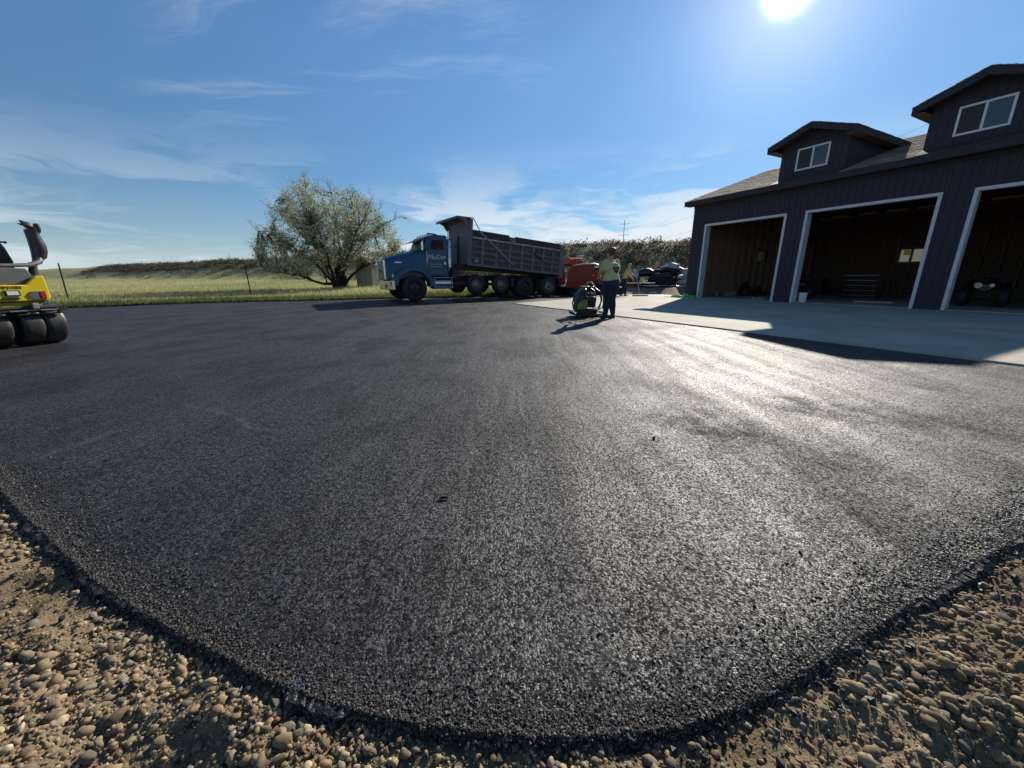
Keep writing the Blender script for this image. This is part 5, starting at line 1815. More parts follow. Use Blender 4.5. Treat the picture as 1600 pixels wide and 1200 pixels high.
# ================================================================== plate compactor
pc = empty('plate_compactor', (2.03, 10.52, 0), R(8), 'green and black plate compactor on the pavement before the worker', 'plate compactor')
M_PGRN = mat('compactor_green', (0.010, 0.040, 0.032), .4, var=.15, vscale=6)
M_LIME = mat('lime_panel', (0.20, 0.28, 0.05), .6, var=.08)
M_TEAL = mat('teal_engine', (0.03, 0.13, 0.15), .45, var=.2)
MB().prism([(-.44, .13), (-.40, .055), (-.30, .02), (.30, .02), (.38, .05), (.45, .11), (.45, .13), (.36, .085), (-.30, .06), (-.39, .09), (-.42, .14)], 'y', -.24, .24).build('base_plate', M_DARK, pc, bevel=.006)
MB().box(-.24, .24, -.17, .17, .06, .20).build('exciter', M_BLACK, pc, bevel=.02)
MB().loft([((-.20, 0, .12), (.13, 0, 0), (0, .18, 0)), ((-.20, 0, .25), (.16, 0, 0), (0, .20, 0)), ((-.20, 0, .45), (.155, 0, 0), (0, .20, 0)), ((-.17, 0, .62), (.13, 0, 0), (0, .18, 0)), ((-.12, 0, .72), (.08, 0, 0), (0, .13, 0)), ((-.10, 0, .75), (.03, 0, 0), (0, .06, 0))], 18).build('water_tank', M_PGRN, pc, smooth=True)
MB().prism([(-.33, .20), (-.06, .22), (-.05, .44), (-.14, .46), (-.33, .34)], 'y', -.222, -.205).build('lime_panel', M_LIME, pc, bevel=.004)
MB().box(-.05, .20, -.15, .15, .24, .52).build('engine', M_TEAL, pc, bevel=.03, seg=2)
MB().lathe([(0, -.20), (.09, -.20), (.10, -.19), (.10, -.15), (0, -.15)], (.08, 0, .40), 'y', 18).build('recoil_starter', M_BLACK, pc, smooth=True)
MB().box(-.02, .17, -.12, .12, .53, .62).build('fuel_cap_housing', M_PGRN, pc, bevel=.02)
for k in range(4):
    MB().box(-.04, .19, -.165, -.151, .27 + k * .05, .29 + k * .05).build('cooling_fin', M_DARK, pc)
for y in (-.20, .20):
    MB().tube([(-.30, y, .16), (-.34, y, .35), (-.28, y, .60), (-.12, y, .78), (.10, y, .77), (.26, y, .66), (.32, y, .45), (.29, y, .25), (.20, y, .14)], .020, 8).build('cage_tube', M_PGRN, pc, smooth=True)
MB().tube([(-.10, -.20, .78), (-.06, -.12, .88), (.06, -.10, .90), (.14, -.16, .77)], .016, 8).build('lifting_bar', M_GALV, pc, smooth=True)
MB().tube([(-.05, -.205, .66), (.02, -.21, .60), (.10, -.21, .60), (.14, -.205, .66)], .012, 6).build('choke_rod', M_GALV, pc, smooth=True)
for x in (-.12, .12):
    MB().tube([(x, -.20, .775), (x, .20, .775)], .016, 8).build('cross_tube', M_PGRN, pc, smooth=True)
for y in (-.15, .17):
    MB().tube([(.22, y, .16), (.38, y * .9, .22), (.46, y * .7, .40), (.44, y * .5, .8), (.33, y * .5, 1.02)], .014, 8).build('handle', M_BLACK, pc, smooth=True)
MB().tube([(.33, -.14, 1.02), (.33, .15, 1.02)], .016, 8).build('grip', M_BLACK, pc, smooth=True)
for x, y in ((-.2, -.2), (-.2, .2), (.2, -.2), (.2, .2)):
    MB().lathe([(0, .06), (.035, .06), (.03, .10), (.035, .14), (0, .14)], (x, y * .8, 0), 'z', 10).build('rubber_mount', M_RUBBER, pc, smooth=True)

# ================================================================== people
M_SKIN = mat('skin', (.46, .27, .19), .55, var=.08, vscale=12)
M_JEAN = mat('navy_denim', (.014, .019, .045), .85, var=.25, vscale=14, bump=.25, bscale=50)
M_BOOT = mat('work_boot', (.022, .016, .014), .6, var=.2)
M_SHIRT = mat('lime_shirt', (.52, .50, .22), .9, var=.12, vscale=6, bump=1.0, bscale=11)
M_YSHIRT = mat('yellow_shirt', (.55, .47, .13), .85, var=.1, vscale=6, bump=.2, bscale=12)
M_REDHAIR = mat('auburn_hair', (.10, .030, .014), .5, var=.3, vscale=40, bump=.5, bscale=70, stretch=(1, 1, 3))
M_BLOND = mat('blond_hair', (.42, .30, .15), .5, var=.3, vscale=40, bump=.5, bscale=70)
M_GLOVE = mat('dark_glove', (.02, .02, .022), .8, var=.2)
M_LOGO = mat('shirt_print', (.022, .030, .022), .8)
M_SHOELACE = mat('boot_sole', (.03, .03, .03), .8)


def remeshed(mb, name, m_, parent, voxel, smooth_it=3):
    o = mb.build(name, m_, parent, smooth=True)
    r_ = o.modifiers.new('fuse', 'REMESH')
    r_.mode = 'VOXEL'
    r_.voxel_size = voxel
    r_.use_smooth_shade = True
    s_ = o.modifiers.new('soften', 'SMOOTH')
    s_.iterations = smooth_it
    s_.factor = .5
    return o


def limb(mb, pts, rs, n=12):
    """tapered limb through joints, densified so bends stay round"""
    P_ = [Vector(p) for p in pts]
    out, rad = [], []
    for i in range(len(P_) - 1):
        for k in range(4):
            t_ = k / 4
            out.append(P_[i].lerp(P_[i + 1], t_))
            rad.append(rs[i] * (1 - t_) + rs[i + 1] * t_)
    out.append(P_[-1]); rad.append(rs[-1])
    mb.tube(out, rad, n)
    for p, r_ in zip(P_, rs):
        mb.ball(p, r_ * .98, 10, 6)


def hand(mb, wrist, elbow, axis, r=1.0):
    """palm and five bent fingers closed round a bar along 'axis'"""
    w_ = Vector(wrist)
    h = (w_ - Vector(elbow)).normalized()
    a = Vector(axis).normalized()
    a = (a - h * a.dot(h)).normalized()
    p = a.cross(h).normalized()
    if p.z > 0:
        p = -p
    mb.loft([(w_ - h * .01, a * .026, p * .020), (w_ + h * .03, a * .036, p * .017), (w_ + h * .075, a * .043, p * .016), (w_ + h * .095, a * .038, p * .012)], 10)
    for k, ln in enumerate((.92, 1.0, .95, .78)):
        off = (-.033 + .022 * k)
        k0 = w_ + h * .085 + a * off
        mb.tube([k0, k0 + h * .036 * ln + p * .008, k0 + h * .045 * ln + p * .036 * ln, k0 + h * .022 * ln + p * .056 * ln], [.0098, .0095, .0088, .0078], 7)
    t0 = w_ + h * .025 + a * .032
    mb.tube([t0, t0 + a * .022 + h * .018 + p * .012, t0 + a * .012 + h * .036 + p * .036, t0 - a * .006 + h * .046 + p * .050], [.013, .0115, .010, .0085], 7)


def person(name, label, loc, rz, J, g, mats_, hair, grip_axis, group=None, bun=False, sleeve=.55, shirt_loose=1.0):
    """J: joints (local, +y is where the person faces); g: girth"""
    root = empty(name, loc, rz, label, 'person', group)
    skin, shirt, jean, hairm = mats_
    pel, chest, neck, head = (Vector(J[k]) for k in ('pelvis', 'chest', 'neck', 'head'))
    waist = pel.lerp(chest, .5)
    fwd = Vector(J.get('fwd', (0, 1, 0))).normalized()
    hf = Vector(J.get('look', fwd)).normalized()
    up = (chest - pel).normalized()
    sh_r, sh_l = Vector(J['sh_r']), Vector(J['sh_l'])
    rt = (sh_r - sh_l).normalized()
    dp = up.cross(rt).normalized()
    if dp.dot(fwd) < 0:
        dp = -dp
    hr = (Vector(J['hip_r']) - Vector(J['hip_l'])).normalized()
    hd_ = Vector((0, 0, 1)).cross(hr)
    if hd_.dot(fwd) < 0:
        hd_ = -hd_

    def torso(mb, k, lo=-.08, cloth=False):
        top = neck - up * .05
        mb.loft([(pel + up * (lo if not cloth else -.06), hr * .150 * g * k, hd_ * .115 * g * k), (pel, hr * .168 * g * k, hd_ * .130 * g * k), (pel + up * .08, hr * .160 * g * k, hd_ * .122 * g * k),
                 (waist, rt * .142 * g * k, dp * .108 * g * k), (waist.lerp(chest, .5), rt * .152 * g * k, dp * .115 * g * k), (chest, rt * .165 * g * k, dp * .120 * g * k),
                 (chest.lerp(top, .5), rt * .160 * g * k, dp * .100 * g * k), (chest.lerp(top, .8), rt * .120 * g * k, dp * .078 * k), (top + up * .01, rt * .065 * k, dp * .060 * k)], 20)

    body = MB()
    torso(body, .93)
    body.tube([neck - up * .08, neck, head - up * .04], [.058, .054, .052], 12)
    # head with jaw, brow, nose, ears
    hx = hf.cross(Vector((0, 0, 1))).normalized()
    hu = hx.cross(hf).normalized()
    body.loft([(head - hu * .118 + hf * .035, hx * .030, hf * .030), (head - hu * .10 + hf * .03, hx * .048, hf * .055), (head - hu * .06 + hf * .012, hx * .062, hf * .080), (head, hx * .072, hf * .093), (head + hu * .05, hx * .073, hf * .094), (head + hu * .09, hx * .060, hf * .078), (head + hu * .115, hx * .030, hf * .04)], 16)
    body.loft([(head - hu * .035 + hf * .088, hx * .016, hf * .022), (head - hu * .012 + hf * .09, hx * .011, hf * .016), (head + hu * .02 + hf * .086, hx * .008, hf * .008)], 8)
    for s in (-1, 1):
        body.ball(head + hx * .074 * s - hu * .01 - hf * .005, (.016, .022, .032), 8, 6)
        body.ball(head + hx * .030 * s + hf * .080 + hu * .012, .012, 8, 6)
    body.tube([head - hu * .068 + hf * .082 - hx * .022, head - hu * .066 + hf * .088, head - hu * .068 + hf * .082 + hx * .022], .008, 6)
    for s in ('r', 'l'):
        sh, el, wr = Vector(J['sh_' + s]), Vector(J['el_' + s]), Vector(J['wr_' + s])
        limb(body, [sh, sh.lerp(el, .5), el, el.lerp(wr, .45), wr], [.052 * g, .048 * g, .040, .038, .026])
        hand(body, wr, el, grip_axis[s])
        hp, kn, an = Vector(J['hip_' + s]), Vector(J['kn_' + s]), Vector(J['an_' + s])
        limb(body, [hp, hp.lerp(kn, .5), kn, kn.lerp(an, .4), an], [.082 * g, .072 * g, .052 * g, .050 * g, .036])
        ft = Vector(J['toe_' + s])
        body.tube([an - Vector((0, 0, .03)), an.lerp(ft, .5) - Vector((0, 0, .02)), ft], [.036, .034, .026], 8)
    remeshed(body, 'body', skin, root, .0065, 3)

    st = MB()
    torso(st, 1.09 * shirt_loose, cloth=True)
    for s in ('r', 'l'):
        sh, el = Vector(J['sh_' + s]), Vector(J['el_' + s])
        limb(st, [sh.lerp(chest, .18), sh, sh.lerp(el, sleeve)], [.070 * g, .066 * g, .064 * g])
    so = remeshed(st, 'shirt', shirt, root, .011, 5)
    jn = MB()
    jn.loft([(pel - up * .20, hr * .160 * g, hd_ * .132 * g), (pel - up * .10, hr * .176 * g, hd_ * .146 * g), (pel - up * .03, hr * .183 * g, hd_ * .148 * g), (pel + up * .05, hr * .172 * g, hd_ * .135 * g), (pel + up * .09, hr * .164 * g, hd_ * .126 * g)], 20)
    for s in ('r', 'l'):
        hp, kn, an = Vector(J['hip_' + s]), Vector(J['kn_' + s]), Vector(J['an_' + s])
        limb(jn, [hp, hp.lerp(kn, .5), kn, kn.lerp(an, .4), an + (kn - an) * .06], [.104 * g, .090 * g, .069 * g, .067 * g, .062])
    remeshed(jn, 'trousers', jean, root, .011, 4)
    bt = MB()
    for s in ('r', 'l'):
        an, ft = Vector(J['an_' + s]), Vector(J['toe_' + s])
        d_ = (ft - an); d_.z = 0
        d_ = d_.normalized()
        sd_ = Vector((d_.y, -d_.x, 0))
        z0 = Vector((an.x, an.y, 0))
        bt.loft([(z0 + Vector((0, 0, .16)), sd_ * .048, d_ * .052), (z0 + Vector((0, 0, .10)), sd_ * .048, d_ * .056), (z0 + d_ * .02 + Vector((0, 0, .055)), sd_ * .050, d_ * .085), (z0 + d_ * .06 + Vector((0, 0, .028)), sd_ * .052, d_ * .135), (z0 + d_ * .06 + Vector((0, 0, .004)), sd_ * .050, d_ * .14)], 16)
    remeshed(bt, 'boots', M_BOOT, root, .009, 2)
    hm = MB()
    hm.loft([(head - hu * .055 - hf * .045, hx * .066, hf * .055), (head - hf * .030, hx * .082, hf * .078), (head + hu * .05 - hf * .014, hx * .086, hf * .096), (head + hu * .10 - hf * .008, hx * .072, hf * .084), (head + hu * .132 - hf * .01, hx * .035, hf * .04)], 16)
    if bun:
        hm.ball(head + hu * .07 - hf * .10, (.075, .072, .066), 12, 8)
        hm.ball(head + hu * .02 - hf * .07, (.088, .06, .07), 12, 8)
        hm.ball(head + hu * .11 - hf * .06, (.055, .055, .05), 12, 8)
    remeshed(hm, 'hair', hairm, root, .009, 2)
    return root, so, dict(rt=rt, dp=dp, up=up, chest=chest, waist=waist)


# worker seen from behind, steering the plate compactor
J1 = dict(pelvis=(0, 0, .94), chest=(0, .03, 1.26), neck=(0, .04, 1.46), head=(0, .075, 1.575), fwd=(0, 1, 0), look=(-.1, 1, -.25),
          sh_r=(.195, .03, 1.375), sh_l=(-.195, .03, 1.375), el_r=(.30, .06, 1.12), el_l=(-.32, .10, 1.13), wr_r=(.16, .27, 1.04), wr_l=(-.16, .28, 1.05),
          hip_r=(.10, 0, .86), hip_l=(-.10, 0, .86), kn_r=(.085, .01, .47), kn_l=(-.075, .05, .47), an_r=(.085, -.05, .09), an_l=(-.07, .06, .09),
          toe_r=(.10, .12, .035), toe_l=(-.08, .23, .035))
p1, shirt1, fr = person('person', 'worker seen from behind in lime shirt and navy jeans steering the compactor', (2.52, 10.02, 0), R(36), J1, 1.36,
                        (M_SKIN, M_SHIRT, M_JEAN, M_REDHAIR), None, {'r': (1, 0, .1), 'l': (1, 0, -.1)}, bun=True, sleeve=.62)
# badge printed on the back of the shirt: roof chevron, lettered band, shield
lg = MB()


def flat(poly, sub=10):
    """grid-cut flat polygon on the back so it can be wrapped to the cloth"""
    lg_p = [Vector((x, z)) for x, z in poly]
    zs = [p.y for p in lg_p]
    z0, z1 = min(zs), max(zs)
    rows = []
    for i in range(sub + 1):
        z = z0 + (z1 - z0) * (i / sub) * .9998 + 1e-5
        xs_ = []
        for a, b in zip(lg_p, lg_p[1:] + lg_p[:1]):
            if (a.y > z) != (b.y > z):
                xs_.append(a.x + (b.x - a.x) * (z - a.y) / (b.y - a.y))
        if len(xs_) >= 2:
            rows.append((min(xs_), max(xs_), z))
    vs_, fs_ = [], []
    m_ = 8
    for x0, x1, z in rows:
        for k in range(m_ + 1):
            vs_.append((x0 + (x1 - x0) * k / m_, -.30, z))
    for i in range(len(rows) - 1):
        for k in range(m_):
            q = i * (m_ + 1) + k
            fs_.append((q, q + 1, q + m_ + 2, q + m_ + 1))
    lg.add(vs_, fs_)


zc = 1.235
flat([(-.105, zc + .035), (-.105, zc + .052), (0, zc + .115), (0, zc + .098)])
flat([(.105, zc + .035), (.105, zc + .052), (0, zc + .115), (0, zc + .098)])
flat([(-.118, zc - .022), (.118, zc - .022), (.118, zc + .030), (-.118, zc + .030)])
flat([(-.105, zc - .032), (.105, zc - .032), (.055, zc - .095), (0, zc - .125), (-.055, zc - .095)], 14)
lo = lg.build('shirt_print', M_LOGO, shirt1)
sw = lo.modifiers.new('wrap', 'SHRINKWRAP')
sw.target = shirt1
sw.wrap_method = 'PROJECT'
sw.use_project_y = True
sw.use_positive_direction = True
sw.use_negative_direction = False
sw.offset = .005

# second worker, farther away, leaning on a lute
J2 = dict(pelvis=(0, 0, .95), chest=(0, .10, 1.28), neck=(0, .17, 1.47), head=(0, .22, 1.59), fwd=(0, 1, 0), look=(0, 1, -.5),
          sh_r=(.19, .13, 1.40), sh_l=(-.19, .13, 1.40), el_r=(.27, .30, 1.18), el_l=(-.24, .26, 1.14), wr_r=(.10, .50, 1.10), wr_l=(-.05, .42, .92),
          hip_r=(.09, 0, .88), hip_l=(-.09, 0, .88), kn_r=(.13, .10, .48), kn_l=(-.12, -.02, .48), an_r=(.15, .08, .09), an_l=(-.15, -.12, .09),
          toe_r=(.17, .25, .035), toe_l=(-.17, .05, .035))
P2 = (6.15, 21.6, 0)
p2_, _, _ = person('person', 'worker in a yellow shirt bent over a lute beyond the compactor', P2, R(-100), J2, 1.0, (M_SKIN, M_YSHIRT, M_JEAN, M_BLOND), None, {'r': (.3, .3, .8), 'l': (.3, .3, .8)})
def l2w(p, loc, rz):
    c, s = math.cos(rz), math.sin(rz)
    return Vector((loc[0] + c * p[0] - s * p[1], loc[1] + s * p[0] + c * p[1], p[2]))
h1 = l2w((.10, .58, 1.06), P2, R(-100))
h2 = l2w((-.05, .50, .88), P2, R(-100))
low = Vector((6.95, 21.2, .06))
lute = empty('asphalt_lute', tuple(low), 0, 'long handled asphalt lute held by the yellow shirted worker', 'lute')
top = h1 + (h1 - low).normalized() * .25
MB().tube([(0, 0, .02), tuple(top - low)], .017, 8).build('handle', M_GALV, lute, smooth=True)
MB().box(-.42, .42, -.02, .02, -.055, .05).build('blade', M_GALV, lute, bevel=.004)

# ================================================================== tree, shed, bin, posts
def make_tree():
    bx_, by_ = -15.1, 33.2
    root = empty('willow_tree', (bx_, by_, float(tz(np.array([bx_]), np.array([by_]))[0]) - .05), 0, 'wide multi stemmed grey green tree behind the fence', 'tree')
    CP, SP = math.cos(R(15.56)), math.sin(R(15.56))
    zg = root.location.z

    def at(x, y, dy):
        # outline sketched on a view of the tree, carried to the tree's own distance
        Y = by_ + dy
        v_ = (600 - y) / 597.6
        z_ = 1.024 + Y * (v_ * CP - SP) / (CP + v_ * SP)
        fw = Y * CP - (z_ - 1.024) * SP
        return Vector(((x - 800) / 597.6 * fw - bx_, dy, z_ - zg))

    def L(pts, depth):
        out = []
        for k, (x, y) in enumerate(pts):
            out.append(at(x, min(y, 451.5), depth * (k / max(1, len(pts) - 1)) ** .9))
        return out
    limbs = [
        (L([(524, 452), (524, 440), (506, 443), (483, 434), (457, 426), (430, 424), (408, 414)], -1.2), .17),
        (L([(524, 452), (521, 437), (497, 414), (475, 396), (450, 378), (425, 366), (404, 360)], 1.0), .18),
        (L([(525, 452), (522, 430), (510, 407), (506, 377), (494, 348), (480, 315), (476, 284)], -.6), .20),
        (L([(526, 452), (527, 428), (531, 388), (527, 352), (522, 318), (520, 300)], 1.8), .18),
        (L([(527, 452), (535, 434), (545, 410), (557, 392), (578, 370), (600, 350), (612, 342)], -1.5), .17),
        (L([(528, 452), (545, 436), (563, 417), (580, 410), (597, 408), (618, 392)], .8), .16),
        (L([(526, 452), (533, 412), (545, 377), (554, 335), (548, 300)], -.8), .17),
        (L([(525, 452), (515, 425), (500, 395), (470, 360), (445, 330), (432, 312)], 2.2), .16),
        (L([(525, 452), (530, 425), (550, 390), (572, 345), (578, 318)], 2.4), .15),
        (L([(525, 452), (519, 424), (512, 395), (500, 372), (488, 350)], -3.6), .15),
        (L([(526, 452), (533, 424), (545, 398), (552, 376), (562, 352)], -3.6), .15),
        (L([(525, 452), (525, 424), (523, 395), (522, 372), (524, 340)], 3.8), .15),
    ]
    wood = MB()
    tips = []
    all_limb = []

    def grow(p, d_, r_, ln, depth):
        pts, rs = [p.copy()], [r_]
        q = p.copy()
        dd = d_.copy()
        n_ = 4
        for k in range(n_):
            dd = (dd + Vector((random.gauss(0, .16), random.gauss(0, .16), random.gauss(.05, .12)))).normalized()
            q = q + dd * ln / n_
            pts.append(q.copy())
            rs.append(r_ * (1 - .8 * (k + 1) / n_))
            if depth >= 1:
                tips.append((q.copy(), dd.copy(), .30 + .12 * random.random()))
        wood.tube(pts, rs, 5 if r_ < .03 else 6, cap=False)
        if depth < 2:
            for k in range(1, n_ + 1):
                for _ in range(1):
                    dv = (dd + Vector((random.gauss(0, .75), random.gauss(0, .75), random.gauss(.18, .5)))).normalized()
                    grow(pts[k], dv, rs[k] * .75 + .004, ln * random.uniform(.5, .75), depth + 1)

    for pts, r0 in limbs:
        # densify with wobble
        fine, rad = [], []
        n_ = len(pts)
        for i in range(n_ - 1):
            for k in range(3):
                t_ = k / 3
                w_ = .05 if i > 0 else 0
                fine.append(pts[i].lerp(pts[i + 1], t_) + Vector((random.gauss(0, w_), random.gauss(0, w_), random.gauss(0, w_))))
                rad.append(r0 * (1 - .88 * ((i + t_) / (n_ - 1)) ** .8))
        fine.append(pts[-1])
        rad.append(r0 * .1)
        wood.tube(fine, rad, 8, cap=False)
        all_limb.append(fine[3:])
        for i in range(5, len(fine), 3):
            f_ = i / len(fine)
            for _ in range(1):
                t_ = (fine[min(i + 1, len(fine) - 1)] - fine[i - 1]).normalized()
                dv = (t_ * .8 + Vector((random.gauss(0, .55), random.gauss(0, .6), random.gauss(.35, .4)))).normalized()
                if fine[i].z < 1.4:
                    dv.z = abs(dv.z)
                grow(fine[i], dv, rad[i] * .5 + .006, random.uniform(.9, 1.9) * (1.15 - .45 * f_), 0)
    M_BARK = mat('bark', (.030, .023, .018), .95, var=.3, vscale=5, bump=.5, bscale=20)
    # twigs that fill the crown evenly inside its uneven outline
    outline = np.array([(398, 388), (408, 364), (428, 348), (419, 322), (438, 316), (446, 300), (456, 288), (474, 275), (498, 294), (516, 300), (524, 288), (534, 302), (547, 290), (566, 310), (588, 324), (606, 345), (630, 370), (622, 398), (596, 404), (560, 408), (520, 418), (480, 428), (430, 430), (404, 412)], float)
    cand = []
    base_pts = [q for l_ in all_limb for q in l_]
    bp_ = np.array([q[:] for q in base_pts])
    while len(cand) < 760:
        x, y = random.uniform(396, 632), random.uniform(274, 432)
        if sdist([x], [y], outline)[0] > 0:
            continue
        hx = (x - 512) / 118
        dy = random.uniform(-1, 1) * math.sqrt(max(.05, 1 - hx * hx)) * 4.6
        cand.append(at(x, y, dy))
    lt, ld = [], []
    for c_ in cand:
        v_ = np.array(c_[:])
        d2 = ((bp_ - v_) ** 2 * np.array([1, 1, .8])).sum(1) + np.where(bp_[:, 2] > v_[2] - .25, 3.0, 0)
        b_ = base_pts[int(np.argmin(d2))]
        ln = (c_ - b_).length
        mid = b_.lerp(c_, .5) + Vector((0, 0, -.08 * ln)) + Vector((random.gauss(0, .06 * ln), random.gauss(0, .06 * ln), 0))
        pts = [b_, b_.lerp(mid, .5) + Vector((0, 0, -.02 * ln)), mid, mid.lerp(c_, .5) + Vector((0, 0, .03 * ln)), c_]
        wood.tube(pts, [.018 + .008 * ln, .016 + .005 * ln, .012, .009, .004], 5, cap=False)
        for k in range(9):
            t_ = .35 + .65 * k / 8
            q = mid.lerp(c_, max(0, t_ * 2 - 1)) if t_ > .5 else b_.lerp(mid, t_ * 2)
            lt.append(q); ld.append((c_ - mid).normalized())
            if k % 2 == 0:
                sd_ = Vector((random.gauss(0, 1), random.gauss(0, 1), random.gauss(.55, .6))).normalized()
                l2 = random.uniform(.35, .8)
                wood.tube([q, q + sd_ * l2 * .5, q + sd_ * l2 + Vector((0, 0, .08))], [.008, .006, .003], 4, cap=False)
                for m_ in range(3):
                    lt.append(q + sd_ * l2 * (.4 + .3 * m_)); ld.append(sd_)
    wood.build('trunk', M_BARK, root, smooth=True)
    T_ = np.array([q[:] for q in lt] + [t_[0][:] for t_ in tips[::4]])
    Dr = np.array([q[:] for q in ld] + [t_[1][:] for t_ in tips[::4]])
    kp = T_[:, 2] > 1.1
    T_, Dr = T_[kp], Dr[kp]
    n_l = 56000
    idx = RNG.integers(0, len(T_), n_l)
    off = RNG.normal(0, .10, (n_l, 3))
    along = RNG.uniform(-.2, .2, (n_l, 1))
    pos_ = T_[idx] + off + Dr[idx] * along
    quad = np.array([(-1, 0, 0), (0, -.36, .06), (1, 0, 0), (0, .36, .06)], float)
    A_ = rot_mats(n_l) * RNG.uniform(.045, .09, n_l)[:, None, None]
    g_ = vnoise(pos_[:, 0] + pos_[:, 1] * .6, pos_[:, 2], .9, 33)
    lo_, hi_c = np.array([.19, .22, .125]), np.array([.45, .47, .32])
    c_ = lo_ + (hi_c - lo_) * (g_ * .6 + RNG.random(n_l) * .4)[:, None]
    mass('crown', quad, np.array([(0, 1, 2, 3)]), A_, pos_, c_, M_LEAF, root)
    return root


_tr_info = make_tree()


def gz(x, y):
    return float(tz(np.array([x]), np.array([y]))[0])


# beige garden shed behind the tree
M_SHED = mat('beige_metal', (.30, .31, .24), .6, var=.08, vscale=3)
sx0, sy0 = -13.35, 34.2
shed = empty('garden_shed', (sx0, sy0, gz(sx0, sy0) - .02), R(-22), 'beige metal garden shed between the tree and the truck hood', 'shed')
W_, D_, H_ = 1.7, 2.4, 1.95
MB().box(0, W_, 0, D_, 0, H_).prism([(0, H_), (W_, H_), (W_ / 2, H_ + .62)], 'y', .0, D_).build('wall', M_SHED, shed)
for k in range(9):
    MB().box(.05 + k * .185, .08 + k * .185, -.018, -.001, .05, H_ - .02).build('corrugation', M_SHED, shed)
for k in range(12):
    MB().box(W_ + .001, W_ + .018, .06 + k * .195, .09 + k * .195, .05, H_ - .02).build('corrugation', M_SHED, shed)
for s in (0, 1):
    q = MB()
    xa, xb = (-.12, W_ / 2) if s == 0 else (W_ + .12, W_ / 2)
    q.add([(xa, -.1, H_ - .06), (xb, -.1, H_ + .66), (xb, D_ + .1, H_ + .66), (xa, D_ + .1, H_ - .06), (xa, -.1, H_ - .01), (xb, -.1, H_ + .71), (xb, D_ + .1, H_ + .71), (xa, D_ + .1, H_ - .01)],
          [(0, 1, 2, 3), (4, 7, 6, 5), (0, 4, 5, 1), (1, 5, 6, 2), (2, 6, 7, 3), (3, 7, 4, 0)])
    q.build('roof', mat('shed_roof', (.36, .36, .31), .6, var=.1), shed)
MB().box(.25, .95, -.03, -.019, .05, 1.75).build('door', mat('shed_door', (.33, .34, .28), .6), shed)
bin_ = empty('wheeled_bin', (-14.3, 34.0, gz(-14.3, 34.0)), 0, 'dark green wheeled bin beside the beige shed', 'bin')
M_BIN = mat('bin_green', (.015, .05, .03), .5)
MB().prism([(-.22, .06), (.22, .06), (.29, .95), (-.29, .95)], 'y', -.28, .28).build('body', M_BIN, bin_, bevel=.03)
MB().box(-.32, .32, -.32, .34, .952, 1.02).build('lid', M_BIN, bin_, bevel=.02)
for x in (-.2, .2):
    MB().lathe([(0, -.03), (.1, -.03), (.1, .03), (0, .03)], (x, .3, .1), 'x', 14).build('wheel', M_RUBBER, bin_)

# steel fence posts
M_POST = mat('rusty_post', (.045, .030, .024), .8, var=.35, vscale=9)
posts = [(-21.93, 19.37, 1.83, 'leaning brown steel fence post nearest the yellow roller', .02), (-14.53, 21.9, 1.82, 'brown steel fence post between the roller and the tree', -.02),
         (-29.3, 62.0, 1.3, 'short far fence post left of the tree trunk', 0.0)]
for x, y, h, lab, tl in posts:
    o = MB().box(-.028, .028, -.006, .006, -.3, h).box(-.006, .006, .0065, .045, -.3, h)
    for k in range(int(h / .06)):
        o.box(-.014, .014, -.013, -.0065, .2 + k * .055, .222 + k * .055) if .2 + k * .055 < h - .05 else None
    o = o.build('fence_post', M_POST, None)
    o.location = (x, y, gz(x, y))
    o.rotation_euler = (0, tl, R(25))
    tag(o, lab, 'fence post', 'steel fence posts along the field')
    MB().box(-.09, .09, .046, .052, -.25, .02).build('anchor_plate', M_POST, o)

# pale sagebrush standing out before the slope
for k, (x, y, r_, lab) in enumerate(((9.6, 31.5, .95, 'pale sagebrush just behind the second worker'), (7.5, 33.0, .75, 'low pale sagebrush behind the orange paver'))):
    o = empty('sagebrush', (0, 0, 0), 0, lab, 'shrub', 'pale sagebrush before the slope')
    b_ = brush('foliage', np.array([x, x + .3, x - .35]), np.array([y, y + .2, y - .1]), np.array([r_, r_ * .7, r_ * .65]), np.array([r_ * 1.1, r_ * .9, r_ * .7]), 420, [(.20, .20, .12), (.24, .235, .15)], leaf=.07, kind=None)
    b_.parent = o
    st = MB()
    for q in range(6):
        st.tube([(x, y, gz(x, y) - .05), (x + random.gauss(0, .25), y + random.gauss(0, .25), gz(x, y) + r_ * .7)], [.03, .008], 5)
    st.build('stem', MATS['bark'], o)

# ================================================================== yard clutter behind the worker
M_SLEDB = mat('sled_black', (.014, .015, .022), .35, var=.2, coat=.3)
M_TARP = mat('grey_cover', (.42, .43, .44), .6, var=.15, vscale=5, bump=.4, bscale=7)
M_SLEDG = mat('sled_lime', (.20, .26, .05), .4)


